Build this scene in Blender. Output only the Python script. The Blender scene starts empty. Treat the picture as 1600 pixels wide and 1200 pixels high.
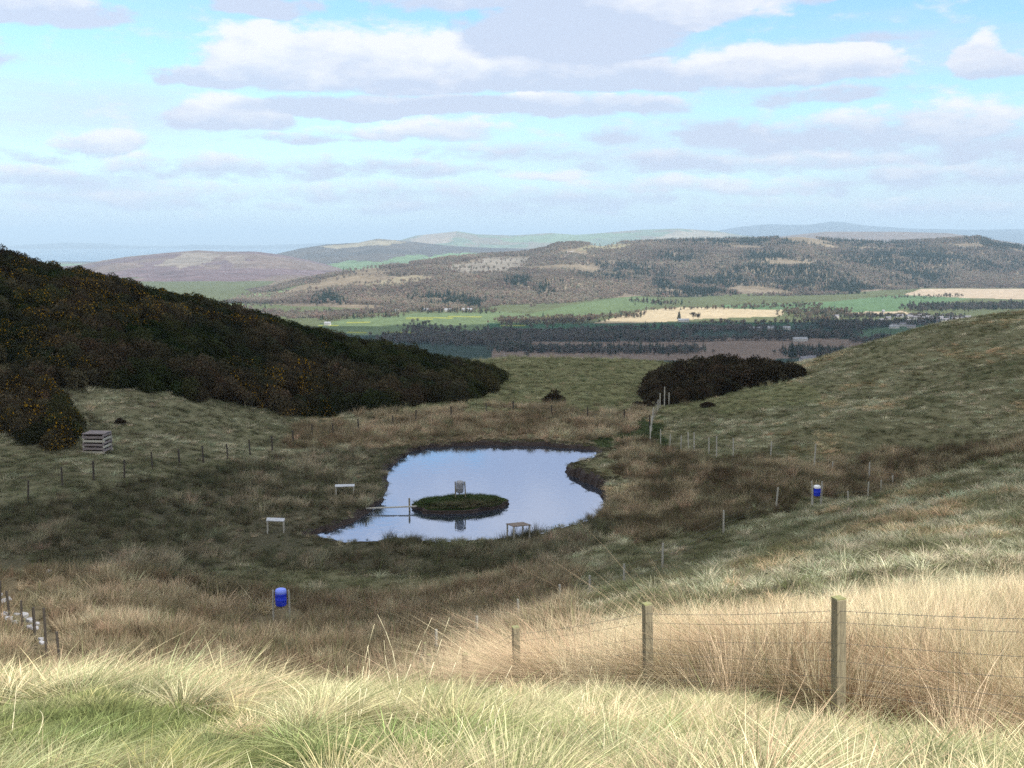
import bpy, math, random
import numpy as np
from mathutils import Vector
rng = np.random.default_rng(11)
random.seed(5)
SC = bpy.context.scene
COL = SC.collection

# ------------------------------------------------------------------ camera, sky, sun, exposure
FPX = 1778.0
PITCH = math.radians(7.21)
cam = bpy.data.cameras.new('camera'); cam.lens = 36 * FPX / 1600; cam.sensor_width = 36
cam.clip_start = 0.1; cam.clip_end = 90000
co = bpy.data.objects.new('camera', cam); COL.objects.link(co)
co.location = (0, 0, 0); co.rotation_euler = (math.pi / 2 - PITCH, 0, 0)
SC.camera = co
SC.view_settings.view_transform = 'Standard'; SC.view_settings.look = 'None'
SC.view_settings.gamma = 1; SC.view_settings.exposure = 0.90
SC.cycles.max_bounces = 5; SC.cycles.diffuse_bounces = 2; SC.cycles.glossy_bounces = 2
SC.cycles.transmission_bounces = 3; SC.cycles.volume_bounces = 0; SC.cycles.transparent_max_bounces = 4
SC.cycles.use_denoising = False
SC.cycles.sample_clamp_indirect = 4

SUN_EL = math.radians(44)
SH = Vector((0.86, -0.51, 0)).normalized()
SDIR = Vector((SH.x * math.cos(SUN_EL), SH.y * math.cos(SUN_EL), math.sin(SUN_EL)))
sun = bpy.data.lights.new('sun', 'SUN'); sun.energy = 3.7; sun.angle = math.radians(0.5); sun.color = (1, 0.95, 0.87)
so = bpy.data.objects.new('sun', sun); COL.objects.link(so)
so.rotation_euler = SDIR.to_track_quat('Z', 'Y').to_euler(); so.location = (60, -40, 60)

def ray(u, v):
    c, s = math.cos(PITCH), math.sin(PITCH)
    r = (u - 800) / FPX; t = (600 - v) / FPX
    return (r, c + t * s, -s + t * c)
def at(u, v, Y):
    d = ray(u, v); k = Y / d[1]
    return (d[0] * k, Y, d[2] * k)
def onplane(u, v, z):
    d = ray(u, v); k = z / d[2]
    return (d[0] * k, d[1] * k, z)
def proj(X, Y, Z):
    c, s = math.cos(PITCH), math.sin(PITCH)
    f = Y * c - Z * s; t = Y * s + Z * c
    f = np.where(np.abs(f) < 1e-3, 1e-3, f)
    return 800 + FPX * X / f, 600 - FPX * t / f

class NT:
    """small helper for building node graphs"""
    def __init__(s, tree): s.t = tree; tree.nodes.clear()
    def n(s, typ, **kw):
        nd = s.t.nodes.new(typ)
        for k, v in kw.items():
            if k.startswith('i_'): nd.inputs[k[2:].replace('_', ' ')].default_value = v
            else: setattr(nd, k, v)
        return nd
    def l(s, a, b): s.t.links.new(a, b)
    def m(s, op, a, b=None, c=None, clamp=False):
        nd = s.t.nodes.new('ShaderNodeMath'); nd.operation = op; nd.use_clamp = clamp
        for i, x in enumerate((a, b, c)):
            if x is None: continue
            if hasattr(x, 'is_linked') or hasattr(x, 'links'): s.t.links.new(x, nd.inputs[i])
            else: nd.inputs[i].default_value = x
        return nd.outputs[0]
    def mix(s, f, a, b, typ='RGBA', blend='MIX'):
        nd = s.t.nodes.new('ShaderNodeMix'); nd.data_type = typ
        if typ == 'RGBA': nd.blend_type = blend; ia, ib, o = 6, 7, 2
        else: ia, ib, o = 2, 3, 0
        for i, x in ((0, f), (ia, a), (ib, b)):
            if hasattr(x, 'links'): s.t.links.new(x, nd.inputs[i])
            else: nd.inputs[i].default_value = x
        return nd.outputs[o]

# ---- world: Nishita sky with cloud banks laid out by compass bearing and elevation
W = bpy.data.worlds.new('World'); SC.world = W; W.use_nodes = True
w = NT(W.node_tree)
W.cycles.sampling_method = 'MANUAL'; W.cycles.sample_map_resolution = 512
sky = w.n('ShaderNodeTexSky', sky_type='NISHITA', sun_disc=False)
sky.sun_elevation = SUN_EL; sky.sun_rotation = math.atan2(SDIR.x, SDIR.y)
sky.altitude = 250; sky.air_density = 1.0; sky.dust_density = 0.6; sky.ozone_density = 1.0
tc = w.n('ShaderNodeTexCoord'); sp = w.n('ShaderNodeSeparateXYZ'); w.l(tc.outputs['Generated'], sp.inputs[0])
az = w.m('ARCTAN2', sp.outputs[0], sp.outputs[1])
el = w.m('ARCSINE', sp.outputs[2])
cmb = w.n('ShaderNodeCombineXYZ'); w.l(az, cmb.inputs[0]); w.l(w.m('MULTIPLY', el, 2.4), cmb.inputs[1])
n1 = w.n('ShaderNodeTexNoise', i_Scale=9.0, i_Detail=7.0, i_Roughness=0.58); w.l(cmb.outputs[0], n1.inputs['Vector'])
n2 = w.n('ShaderNodeTexNoise', i_Scale=26.0, i_Detail=6.0, i_Roughness=0.6); w.l(cmb.outputs[0], n2.inputs['Vector'])
n3 = w.n('ShaderNodeTexNoise', i_Scale=3.5, i_Detail=5.0, i_Roughness=0.55)
mp = w.n('ShaderNodeMapping'); mp.inputs['Location'].default_value = (3.7, 1.2, 0); mp.inputs['Scale'].default_value = (1, 2.6, 1)
w.l(cmb.outputs[0], mp.inputs[0]); w.l(mp.outputs[0], n3.inputs['Vector'])
aw = w.m('ADD', az, w.m('MULTIPLY', w.m('SUBTRACT', n1.outputs['Fac'], 0.5), 0.13))
nsep = w.n('ShaderNodeSeparateColor'); w.l(n1.outputs['Color'], nsep.inputs[0])
ew = w.m('ADD', el, w.m('MULTIPLY', w.m('SUBTRACT', nsep.outputs[1], 0.5), 0.034))
pv = w.n('ShaderNodeCombineXYZ'); w.l(aw, pv.inputs[0]); w.l(ew, pv.inputs[1])
# (u, v, half width, half height, greyness, density)
CL = [(470, 85, 185, 66, .0, 1), (640, 95, 270, 62, .0, 1), (320, 112, 80, 22, .3, .8), (900, 45, 190, 66, .75, 1.1),
      (1040, 8, 190, 40, -.1, 1), (880, 110, 330, 36, .25, 1), (1230, 100, 190, 40, .0, 1), (1345, 90, 70, 42, .0, .9),
      (355, 172, 95, 36, .1, .9), (620, 165, 340, 22, .45, .9), (880, 155, 100, 24, .1, .8), (640, 203, 190, 20, .0, .8),
      (475, 215, 110, 14, .3, .6), (170, 218, 100, 26, .0, .85), (1550, 90, 62, 38, .1, .9), (50, 8, 150, 34, .3, .8),
      (410, 5, 90, 22, .7, .7), (965, 210, 90, 20, .4, .55), (1130, 205, 110, 34, .5, .75), (1290, 210, 170, 40, .3, .8),
      (1490, 195, 170, 44, .1, .8), (1560, 235, 160, 30, .4, .7), (590, 262, 210, 24, .25, .6), (330, 265, 200, 26, .25, .6),
      (90, 275, 150, 26, .3, .55), (860, 275, 90, 16, -.2, .7), (1060, 255, 180, 26, .4, .7), (1120, 290, 260, 20, .0, .6),
      (900, 310, 320, 16, .3, .5), (1440, 280, 240, 26, .3, .6), (560, 300, 300, 22, .2, .5), (1300, 150, 140, 16, .5, .5), (200, 300, 260, 24, .1, .5), (760, 235, 200, 20, .3, .5), (1000, 160, 120, 22, .3, .6), (1250, 250, 260, 26, .1, .6), (700, 320, 400, 16, .2, .4), (1350, 320, 330, 18, .2, .4), (80, 235, 130, 16, .4, .4),
      (900, -45, 420, 80, .1, 1.0), (420, -60, 160, 40, .1, .6), (700, -130, 200, 40, -.1, .6), (1330, -50, 200, 45, .4, .6), (560, -120, 130, 26, .1, .7),
      (1350, 50, 120, 14, .6, .35), (-150, 60, 150, 60, .2, .8), (1800, 150, 160, 60, .3, .8)]
num = den = fld = None
for (u, v, ru, rv, grey, dn) in CL:
    d = ray(u, v); a0 = math.atan2(d[0], d[1]); e0 = math.atan2(d[2], math.hypot(d[0], d[1]))
    sx, sy = FPX / ru / 1.04, FPX / rv / 1.18
    sub = w.n('ShaderNodeVectorMath', operation='SUBTRACT'); w.l(pv.outputs[0], sub.inputs[0]); sub.inputs[1].default_value = (a0, e0 - 0.25 * rv / FPX, 0)
    mul = w.n('ShaderNodeVectorMath', operation='MULTIPLY'); w.l(sub.outputs[0], mul.inputs[0]); mul.inputs[1].default_value = (sx, sy, 0)
    s2 = w.n('ShaderNodeSeparateXYZ'); w.l(mul.outputs[0], s2.inputs[0])
    y = w.m('MAXIMUM', s2.outputs[1], w.m('MULTIPLY', s2.outputs[1], -1.9))       # flatter base
    r2 = w.m('MULTIPLY_ADD', s2.outputs[0], s2.outputs[0], w.m('MULTIPLY', y, y))
    k = w.m('MULTIPLY', w.m('SUBTRACT', 1.0, r2, clamp=True), dn * (.92 if v < 190 else .62))
    k2 = w.m('MULTIPLY', k, k)
    sh = w.m('MULTIPLY', k2, w.m('SUBTRACT', s2.outputs[1], 2.0 * grey))
    fld = k if fld is None else w.m('MAXIMUM', fld, k)
    num = sh if num is None else w.m('ADD', num, sh)
    den = k2 if den is None else w.m('ADD', den, k2)
shade = w.m('DIVIDE', num, w.m('ADD', den, 0.0005))
edge = w.m('ADD', fld, w.m('MULTIPLY', w.m('SUBTRACT', n2.outputs['Fac'], 0.5), 1.25))
mr = w.n('ShaderNodeMapRange', interpolation_type='SMOOTHSTEP'); w.l(edge, mr.inputs[0])
mr.inputs[1].default_value = 0.0; mr.inputs[2].default_value = 0.42; mr.inputs[3].default_value = 0; mr.inputs[4].default_value = 0.93
bs = w.m('ADD', w.m('MULTIPLY_ADD', shade, 1.1, 0.42), w.m('MULTIPLY', w.m('SUBTRACT', n2.outputs['Fac'], 0.5), 1.9), clamp=True)
ccol = w.mix(bs, (0.375, 0.42, 0.52, 1), (0.57, 0.57, 0.60, 1))
# thin broken veil elsewhere, thickening to the horizon
veil = w.n('ShaderNodeMapRange', interpolation_type='SMOOTHSTEP'); w.l(w.m('ADD', n3.outputs['Fac'], w.m('MULTIPLY', w.m('SUBTRACT', 0.20, el), 0.9)), veil.inputs[0])
veil.inputs[1].default_value = 0.44; veil.inputs[2].default_value = 0.80; veil.inputs[4].default_value = 0.7
skyb = w.n('ShaderNodeVectorMath', operation='SCALE'); w.l(sky.outputs[0], skyb.inputs[0]); skyb.inputs['Scale'].default_value = 0.11
skyt = w.mix(1.0, skyb.outputs[0], (0.80, 1.06, 1.12, 1), blend='MULTIPLY')
hz = w.m('POWER', 2.718, w.m('MULTIPLY', w.m('MAXIMUM', el, 0.0), -13.0))
skyt = w.mix(w.m('MULTIPLY', hz, 0.95), skyt, (0.43, 0.53, 0.61, 1))
c1 = w.mix(veil.outputs[0], skyt, (0.40, 0.46, 0.55, 1))
c2 = w.mix(mr.outputs[0], c1, ccol)
hi = w.n('ShaderNodeMapRange', interpolation_type='SMOOTHSTEP'); w.l(sp.outputs[2], hi.inputs[0]); hi.inputs[1].default_value = .30; hi.inputs[2].default_value = .50
back = w.n('ShaderNodeMapRange', interpolation_type='SMOOTHSTEP'); w.l(w.m('MULTIPLY', sp.outputs[1], -1.0), back.inputs[0]); back.inputs[1].default_value = -.55; back.inputs[2].default_value = -.2
nv = w.n('ShaderNodeTexNoise', i_Scale=2.6, i_Detail=6.0, i_Roughness=0.55); w.l(tc.outputs['Generated'], nv.inputs['Vector'])
cov = w.n('ShaderNodeMapRange', interpolation_type='SMOOTHSTEP'); w.l(nv.outputs['Fac'], cov.inputs[0]); cov.inputs[1].default_value = .36; cov.inputs[2].default_value = .54
c2 = w.mix(w.m('MULTIPLY', cov.outputs[0], w.m('MAXIMUM', hi.outputs[0], back.outputs[0])), c2, (0.74, 0.72, 0.71, 1))  # bright cloud added out of view, overhead and behind, to lift the ambient light
bg = w.n('ShaderNodeBackground'); w.l(c2, bg.inputs[0]); bg.inputs[1].default_value = 1.0
wo = w.n('ShaderNodeOutputWorld'); w.l(bg.outputs[0], wo.inputs[0])

# ------------------------------------------------------------------ helpers
def tag(o, label=None, cat=None, group=None, kind=None):
    if label: o['label'] = label
    if cat: o['category'] = cat
    if group: o['group'] = group
    if kind: o['kind'] = kind
    return o
def empty(name, loc=(0, 0, 0), rz=0, **kw):
    o = bpy.data.objects.new(name, None); COL.objects.link(o); o.location = loc; o.rotation_euler = (0, 0, rz)
    o.empty_display_size = 0.2
    return tag(o, **kw)
def npmesh(name, V, Fc, mats, attrs=None, smooth=False, fmat=None):
    """V (n,3), Fc (m,k) int array"""
    V = np.asarray(V, np.float32); Fc = np.asarray(Fc, np.int32); me = bpy.data.meshes.new(name)
    me.vertices.add(len(V)); me.vertices.foreach_set('co', V.ravel())
    k = Fc.shape[1]
    me.loops.add(Fc.size); me.loops.foreach_set('vertex_index', Fc.ravel())
    me.polygons.add(len(Fc)); me.polygons.foreach_set('loop_start', np.arange(len(Fc), dtype=np.int32) * k)
    if smooth: me.polygons.foreach_set('use_smooth', np.ones(len(Fc), bool))
    if fmat is not None: me.polygons.foreach_set('material_index', np.asarray(fmat, np.int32))
    for m in (mats if isinstance(mats, (list, tuple)) else [mats]):
        if m: me.materials.append(m)
    for an, arr in (attrs or {}).items():
        arr = np.asarray(arr, np.float32)
        if arr.ndim == 1:
            a = me.attributes.new(an, 'FLOAT', 'POINT'); a.data.foreach_set('value', arr)
        else:
            if arr.shape[1] == 3: arr = np.concatenate([arr, np.ones((len(arr), 1), np.float32)], 1)
            a = me.attributes.new(an, 'FLOAT_COLOR', 'POINT'); a.data.foreach_set('color', arr.ravel())
    me.update(calc_edges=True); me.validate()
    return me
def link(name, me, parent=None, loc=None, **kw):
    o = bpy.data.objects.new(name, me); COL.objects.link(o); o.parent = parent
    if loc is not None: o.location = loc
    return tag(o, **kw)
class MB:
    """collects solids into one mesh of quads/tris"""
    def __init__(s): s.v = []; s.f = []
    def box(s, c, size, rot=(0, 0, 0), taper=1.0):
        from mathutils import Euler
        R = Euler(rot).to_matrix(); b = len(s.v)
        for z in (-.5, .5):
            k = 1 if z < 0 else taper
            for x, y in ((-.5, -.5), (.5, -.5), (.5, .5), (-.5, .5)):
                s.v.append(tuple(Vector(c) + R @ Vector((x * size[0] * k, y * size[1] * k, z * size[2]))))
        for q in ((3, 2, 1, 0), (4, 5, 6, 7), (0, 1, 5, 4), (1, 2, 6, 5), (2, 3, 7, 6), (3, 0, 4, 7)):
            s.f.append(tuple(b + i for i in q))
        return s
    def bar(s, p, q, r0, r1=None, n=6):
        p, q = Vector(p), Vector(q); r1 = r0 if r1 is None else r1
        d = (q - p).normalized(); a = d.orthogonal().normalized(); c = d.cross(a); b = len(s.v)
        for P, r in ((p, r0), (q, r1)):
            for i in range(n):
                t = 2 * math.pi * i / n; s.v.append(tuple(P + a * r * math.cos(t) + c * r * math.sin(t)))
        for i in range(n):
            j = (i + 1) % n; s.f.append((b + i, b + j, b + n + j, b + n + i))
        s.f.append(tuple(b + i for i in reversed(range(n)))); s.f.append(tuple(b + n + i for i in range(n)))
        return s
    def tube(s, pts, r, n=5):
        for a, c in zip(pts[:-1], pts[1:]): s.bar(a, c, r, r, n)
        return s
    def path(s, pts, r, n=4):
        P = [Vector(p) for p in pts]; b = len(s.v)
        for i, p in enumerate(P):
            d = (P[min(i + 1, len(P) - 1)] - P[max(i - 1, 0)]).normalized(); a = d.cross(Vector((.13, .97, .21))).normalized(); c = d.cross(a)
            for k in range(n):
                t = 2 * math.pi * k / n; s.v.append(tuple(p + a * r * math.cos(t) + c * r * math.sin(t)))
        for i in range(len(P) - 1):
            for k in range(n):
                j = (k + 1) % n; s.f.append((b + i * n + k, b + i * n + j, b + (i + 1) * n + j, b + (i + 1) * n + k))
        return s
    def lathe(s, prof, c=(0, 0, 0), n=20):
        b = len(s.v)
        for (r, z) in prof:
            for i in range(n):
                t = 2 * math.pi * i / n; s.v.append((c[0] + r * math.cos(t), c[1] + r * math.sin(t), c[2] + z))
        for k in range(len(prof) - 1):
            for i in range(n):
                j = (i + 1) % n; s.f.append((b + k * n + i, b + k * n + j, b + (k + 1) * n + j, b + (k + 1) * n + i))
        s.f.append(tuple(b + i for i in reversed(range(n)))); s.f.append(tuple(b + (len(prof) - 1) * n + i for i in range(n)))
        return s
    def build(s, name, mat, parent=None, bevel=0, loc=None, smooth=False, **kw):
        me = bpy.data.meshes.new(name); me.from_pydata(s.v, [], s.f); me.materials.append(mat)
        if smooth:
            for p in me.polygons: p.use_smooth = len(p.vertices) == 4
        o = link(name, me, parent, loc, **kw)
        if bevel:
            b = o.modifiers.new('bevel', 'BEVEL'); b.width = bevel; b.segments = 2; b.limit_method = 'ANGLE'
        return o

def vnoise(x, y, seed=0):
    xi = np.floor(x).astype(np.int64); yi = np.floor(y).astype(np.int64); fx = x - xi; fy = y - yi
    fx = fx * fx * (3 - 2 * fx); fy = fy * fy * (3 - 2 * fy)
    def h(a, b):
        n = (a * 374761393 + b * 668265263 + seed * 1274126177) & 0xffffffff
        n = ((n ^ (n >> 13)) * 1274126177) & 0xffffffff
        return ((n ^ (n >> 16)) & 0xffff) / 65535.0
    return (h(xi, yi) * (1 - fx) + h(xi + 1, yi) * fx) * (1 - fy) + (h(xi, yi + 1) * (1 - fx) + h(xi + 1, yi + 1) * fx) * fy
def fbm(x, y, seed=0, octs=4):
    s = 0; a = 0.5; t = 0
    for o in range(octs):
        s = s + a * vnoise(x * 2 ** o, y * 2 ** o, seed + o * 17); t += a; a *= 0.5
    return s / t
def sstep(a, b, x):
    t = np.clip((x - a) / (b - a), 0, 1); return t * t * (3 - 2 * t)
def inpoly(px, py, poly):
    poly = np.asarray(poly, float); r = np.zeros(px.shape, bool); j = len(poly) - 1
    for i in range(len(poly)):
        xi, yi = poly[i]; xj, yj = poly[j]
        if yi != yj:
            c = ((yi > py) != (yj > py)) & (px < (xj - xi) * (py - yi) / (yj - yi) + xi); r ^= c
        j = i
    return r
def polydist(px, py, poly):
    d = np.full(px.shape, 1e9); n = len(poly)
    for i in range(n):
        a = np.array(poly[i]); b = np.array(poly[(i + 1) % n]); ab = b - a; L = ab @ ab
        t = np.clip(((px - a[0]) * ab[0] + (py - a[1]) * ab[1]) / L, 0, 1)
        d = np.minimum(d, np.hypot(px - a[0] - t * ab[0], py - a[1] - t * ab[1]))
    return np.where(inpoly(px, py, poly), -d, d)

# ------------------------------------------------------------------ materials
def mat_new(name):
    m = bpy.data.materials.new(name); m.use_nodes = True; return m, NT(m.node_tree)
def out(n, sh):
    o = n.n('ShaderNodeOutputMaterial'); n.l(sh, o.inputs[0])
def mat_plain(name, c1, c2, scale=8, rough=0.7, metal=0, stretch=(1, 1, 1), bump=0.0, spec=0.3):
    m, n = mat_new(name)
    t = n.n('ShaderNodeTexCoord'); mp = n.n('ShaderNodeMapping'); mp.inputs['Scale'].default_value = stretch; n.l(t.outputs['Object'], mp.inputs[0])
    no = n.n('ShaderNodeTexNoise', i_Scale=float(scale), i_Detail=5.0, i_Roughness=0.65); n.l(mp.outputs[0], no.inputs['Vector'])
    r = n.n('ShaderNodeMapRange'); n.l(no.outputs['Fac'], r.inputs[0]); r.inputs[1].default_value = .3; r.inputs[2].default_value = .7
    c = n.mix(r.outputs[0], (*c1, 1), (*c2, 1))
    p = n.n('ShaderNodeBsdfPrincipled', i_Roughness=rough, i_Metallic=metal); n.l(c, p.inputs['Base Color']); p.inputs['Specular IOR Level'].default_value = spec
    if bump:
        b = n.n('ShaderNodeBump', i_Strength=bump, i_Distance=0.02); n.l(no.outputs['Fac'], b.inputs['Height']); n.l(b.outputs[0], p.inputs['Normal'])
    out(n, p.outputs[0]); return m
def mat_blade(name, green=(0.10, 0.16, 0.04), trans=0.3):
    m, n = mat_new(name)
    a = n.n('ShaderNodeAttribute', attribute_type='INSTANCER', attribute_name='tint')
    v = n.n('ShaderNodeAttribute', attribute_type='GEOMETRY', attribute_name='bv')
    g = n.n('ShaderNodeAttribute', attribute_type='GEOMETRY', attribute_name='g')
    sc = n.n('ShaderNodeVectorMath', operation='SCALE'); n.l(n.mix(g.outputs['Fac'], a.outputs['Color'], (*green, 1)), sc.inputs[0])
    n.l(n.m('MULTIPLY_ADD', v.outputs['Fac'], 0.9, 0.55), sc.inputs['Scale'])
    d = n.n('ShaderNodeBsdfDiffuse'); t = n.n('ShaderNodeBsdfTranslucent'); n.l(sc.outputs[0], d.inputs[0]); n.l(sc.outputs[0], t.inputs[0])
    x = n.n('ShaderNodeMixShader'); x.inputs[0].default_value = trans; n.l(d.outputs[0], x.inputs[1]); n.l(t.outputs[0], x.inputs[2])
    out(n, x.outputs[0]); return m
def mat_ground(name, detail=((0.9, 0.35),), bump=0.6, bd=0.1):
    """vertex colour times noise mottling at several world scales"""
    m, n = mat_new(name)
    c = n.n('ShaderNodeAttribute', attribute_type='GEOMETRY', attribute_name='col'); t = n.n('ShaderNodeNewGeometry')
    f = None; h = None
    for sc, amp in detail:
        no = n.n('ShaderNodeTexNoise', i_Scale=float(sc), i_Detail=6.0, i_Roughness=0.65); n.l(t.outputs['Position'], no.inputs['Vector'])
        k = n.m('MULTIPLY_ADD', n.m('SUBTRACT', no.outputs['Fac'], 0.5), amp * 4, 1.0)
        f = k if f is None else n.m('MULTIPLY', f, k); h = no.outputs['Fac'] if h is None else h
    sc = n.n('ShaderNodeVectorMath', operation='SCALE'); n.l(c.outputs['Color'], sc.inputs[0]); n.l(n.m('MAXIMUM', f, 0.25), sc.inputs['Scale'])
    d = n.n('ShaderNodeBsdfDiffuse'); n.l(sc.outputs[0], d.inputs[0])
    if bump:
        b = n.n('ShaderNodeBump', i_Strength=bump, i_Distance=bd); n.l(h, b.inputs['Height']); n.l(b.outputs[0], d.inputs['Normal'])
    out(n, d.outputs[0]); return m
M_ground = mat_ground('moor_ground', ((1.2, .25), (0.11, .2), (0.006, .12)), .8, .15)
M_hill = mat_ground('hill_cover', ((0.03, .30), (0.008, .25)), 0)
M_grass = mat_blade('dry_grass', (0.17, 0.20, 0.085)); M_rush = mat_blade('dry_rush', (0.12, 0.15, 0.05), .2)
M_gorse = mat_blade('gorse_leaf', (0.34, 0.20, 0.015), .1)
M_tree = mat_blade('tree_leaf', (0.1, 0.09, 0.07), .15)
M_wood = mat_plain('weathered_wood', (0.14, 0.12, 0.08), (0.27, 0.24, 0.16), 14, .85, stretch=(4, 4, .5), bump=.5)
M_moss = mat_plain('mossy_post_top', (0.24, 0.25, 0.09), (0.20, 0.19, 0.12), 30, .9)
M_wire = mat_plain('wire', (0.16, 0.16, 0.16), (0.28, 0.27, 0.25), 20, .5, .7)
M_greypost = mat_plain('pale_post', (0.30, 0.29, 0.25), (0.42, 0.41, 0.36), 8, .85, stretch=(2, 2, .5))
M_dpost = mat_plain('dark_post', (0.035, 0.03, 0.025), (0.07, 0.06, 0.05), 8, .85, stretch=(2, 2, .5))
M_blue = mat_plain('blue_plastic', (0.012, 0.035, 0.55), (0.02, 0.05, 0.65), 3, .35, spec=.5)
M_bluelid = mat_plain('pale_blue_plastic', (0.16, 0.24, 0.85), (0.22, 0.30, 0.90), 3, .35, spec=.5)
M_whitelid = mat_plain('white_lid', (0.7, 0.72, 0.75), (0.85, 0.86, 0.88), 3, .5)
M_grey = mat_plain('grey_plastic', (0.16, 0.17, 0.19), (0.30, 0.31, 0.34), 5, .5)
M_sheet = mat_plain('white_sheet', (0.28, 0.29, 0.30), (0.50, 0.51, 0.54), 5, .45)
M_board = mat_plain('brown_board', (0.12, 0.09, 0.07), (0.20, 0.16, 0.13), 6, .8)
M_plank = mat_plain('grey_plank', (0.13, 0.11, 0.11), (0.26, 0.23, 0.23), 6, .85, stretch=(.5, 3, 3))
M_peat = mat_plain('peat_bank', (0.018, 0.013, 0.012), (0.05, 0.036, 0.03), 2.5, .95, bump=.8)
M_stone = mat_plain('pale_stone', (0.26, 0.26, 0.28), (0.42, 0.42, 0.44), 5, .9, bump=.6)
M_wall = mat_plain('house_wall', (0.34, 0.33, 0.31), (0.48, 0.47, 0.45), .3, .9)
M_roof = mat_plain('slate_roof', (0.13, 0.13, 0.15), (0.20, 0.19, 0.21), .3, .8)
M_barnroof = mat_plain('barn_roof', (0.22, 0.23, 0.25), (0.34, 0.35, 0.37), .2, .6)

# ------------------------------------------------------------------ the lie of the land
CP = []      # control points x, y, z
def cp(u, v, Y, dz=0.0):
    x, y, z = at(u, v, Y); CP.append((x, y, z + dz))
for x in (-7, -2.5, 0, 2.5, 7): CP += [(x, -7, -0.9 + abs(x) * .02), (x, 0.5, -1.62 + .01 * x), (x, 2.5, -1.86)]
CP += [(-9, -7, -.7), (9, -7, -.9), (-11, 3, -1.9), (11, 3, -2.0)]
for u in (-500, 0, 400, 800): cp(u, 1200, 4.8, -.12)
cp(1200, 1200, 4.9, -.12); cp(1600, 1200, 5.1, -.12); cp(2100, 1190, 5.6, -.12)
CP += [(-6, 7.5, -3.25), (-3, 7.5, -3.2), (0, 7.5, -3.34), (2, 7.5, -3.56), (4.5, 7.5, -3.72), (9, 8, -3.85)]
CP += [(-9, 10, -4.2), (-6, 10, -4.15), (-3, 10, -4.2), (0.2, 10.2, -4.35), (2.72, 9.5, -4.2), (5.5, 10, -4.35), (9, 11, -4.4)]
CP += [(-9, 14, -6.1), (-5, 14, -6.1), (-2, 13.5, -5.75), (1.44, 12.3, -5.2), (0.05, 15.5, -6.5), (-.84, 20, -8.7), (-5, 20, -9.3), (-12, 20, -9.5),
       (-4, 30, -13.2), (-14, 30, -13.6), (6, 14, -5.1)]
CP += [(-20, 40, -16.0)]
cp(75, 1025, 44); cp(0, 930, 56); cp(-400, 930, 54); cp(400, 968, 56); cp(500, 1040, 42); cp(250, 1000, 46)
cp(1600, 905, 24, -.75); cp(1350, 930, 24, -.6); cp(1080, 960, 20, -.75); cp(1080, 930, 30, -.2); cp(1080, 900, 42)
cp(900, 1000, 25, -.3); cp(900, 940, 42); cp(806, 1060, 22); cp(806, 1020, 32); cp(806, 985, 44); cp(682, 1045, 38)
cp(1600, 870, 29); cp(1600, 800, 42); cp(1600, 715, 58); cp(2000, 640, 60); cp(2100, 800, 34); cp(1350, 880, 34); cp(1350, 820, 50)
cp(1500, 735, 66); cp(1600, 690, 80); cp(1600, 600, 105); cp(1600, 540, 125); cp(1600, 490, 150); cp(2000, 560, 110); cp(2000, 470, 150)
CP += [(68, 185, -15), (35, 185, -22), (30, 100, -15.9), (62, 215, -24), (110, 190, -16)]
cp(1380, 780, 68); cp(1380, 775, 80, -.6); cp(1400, 700, 95); cp(1400, 620, 118); cp(1400, 560, 135); cp(1425, 523, 147)
cp(1213, 805, 70); cp(1200, 740, 84); cp(1200, 700, 97); cp(1200, 640, 118); cp(1200, 608, 133); cp(1230, 594, 145)
cp(1050, 650, 122); cp(1130, 625, 132); cp(1030, 626, 140); cp(1000, 860, 62); cp(1130, 840, 63); cp(1035, 890, 56); cp(1050, 790, 80); cp(1080, 720, 96)
cp(740, 860, 71); cp(740, 900, 62); cp(740, 950, 54); cp(600, 870, 69); cp(400, 860, 71); cp(100, 860, 66); cp(250, 900, 60)
cp(0, 780, 75); cp(-400, 760, 75); cp(195, 752, 80); cp(155, 707, 88); cp(400, 780, 85); cp(300, 820, 76); cp(400, 700, 100); cp(400, 640, 118)
cp(250, 600, 112); cp(50, 690, 92); cp(0, 640, 98); cp(300, 560, 118, -1); cp(0, 550, 108, -1); cp(0, 470, 120, -1.5)
cp(0, 392, 135, -2.0); cp(-300, 330, 135, -1); cp(-400, 550, 105); cp(250, 453, 142, -1.9); cp(380, 485, 146, -1.9); cp(500, 515, 150, -1.8); cp(640, 545, 155, -1.6); cp(710, 562, 158, -1.5); cp(790, 590, 160, -.6)
cp(600, 640, 125); cp(600, 700, 106, -.1); cp(800, 650, 122); cp(800, 610, 146); cp(900, 600, 155); cp(900, 562, 195); cp(780, 562, 196); cp(1010, 566, 190)
cp(900, 690, 112); cp(980, 690, 110); cp(500, 600, 130)
CP += [(-80, 185, -12), (-45, 195, -18), (-25, 195, -22.5), (0, 225, -25), (25, 220, -25), (-20, 250, -34), (20, 250, -34), (-90, 250, -30), (70, 260, -36)]
CP = np.array(CP)
def q(X, Y):
    Y = np.maximum(Y, -8.5); return 3 * X / (Y + 12), 3 * np.log(Y + 12)
_cx, _cy = q(CP[:, 0], CP[:, 1])
def _phi(r2): return 0.5 * r2 * np.log(r2 + 1e-9)
_n = len(CP); A = np.zeros((_n + 3, _n + 3))
A[:_n, :_n] = _phi((_cx[:, None] - _cx) ** 2 + (_cy[:, None] - _cy) ** 2) + np.eye(_n) * 0.003
A[:_n, _n] = 1; A[:_n, _n + 1] = _cx; A[:_n, _n + 2] = _cy; A[_n:, :_n] = A[:_n, _n:].T
_w = np.linalg.solve(A, np.concatenate([CP[:, 2], np.zeros(3)]))
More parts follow.
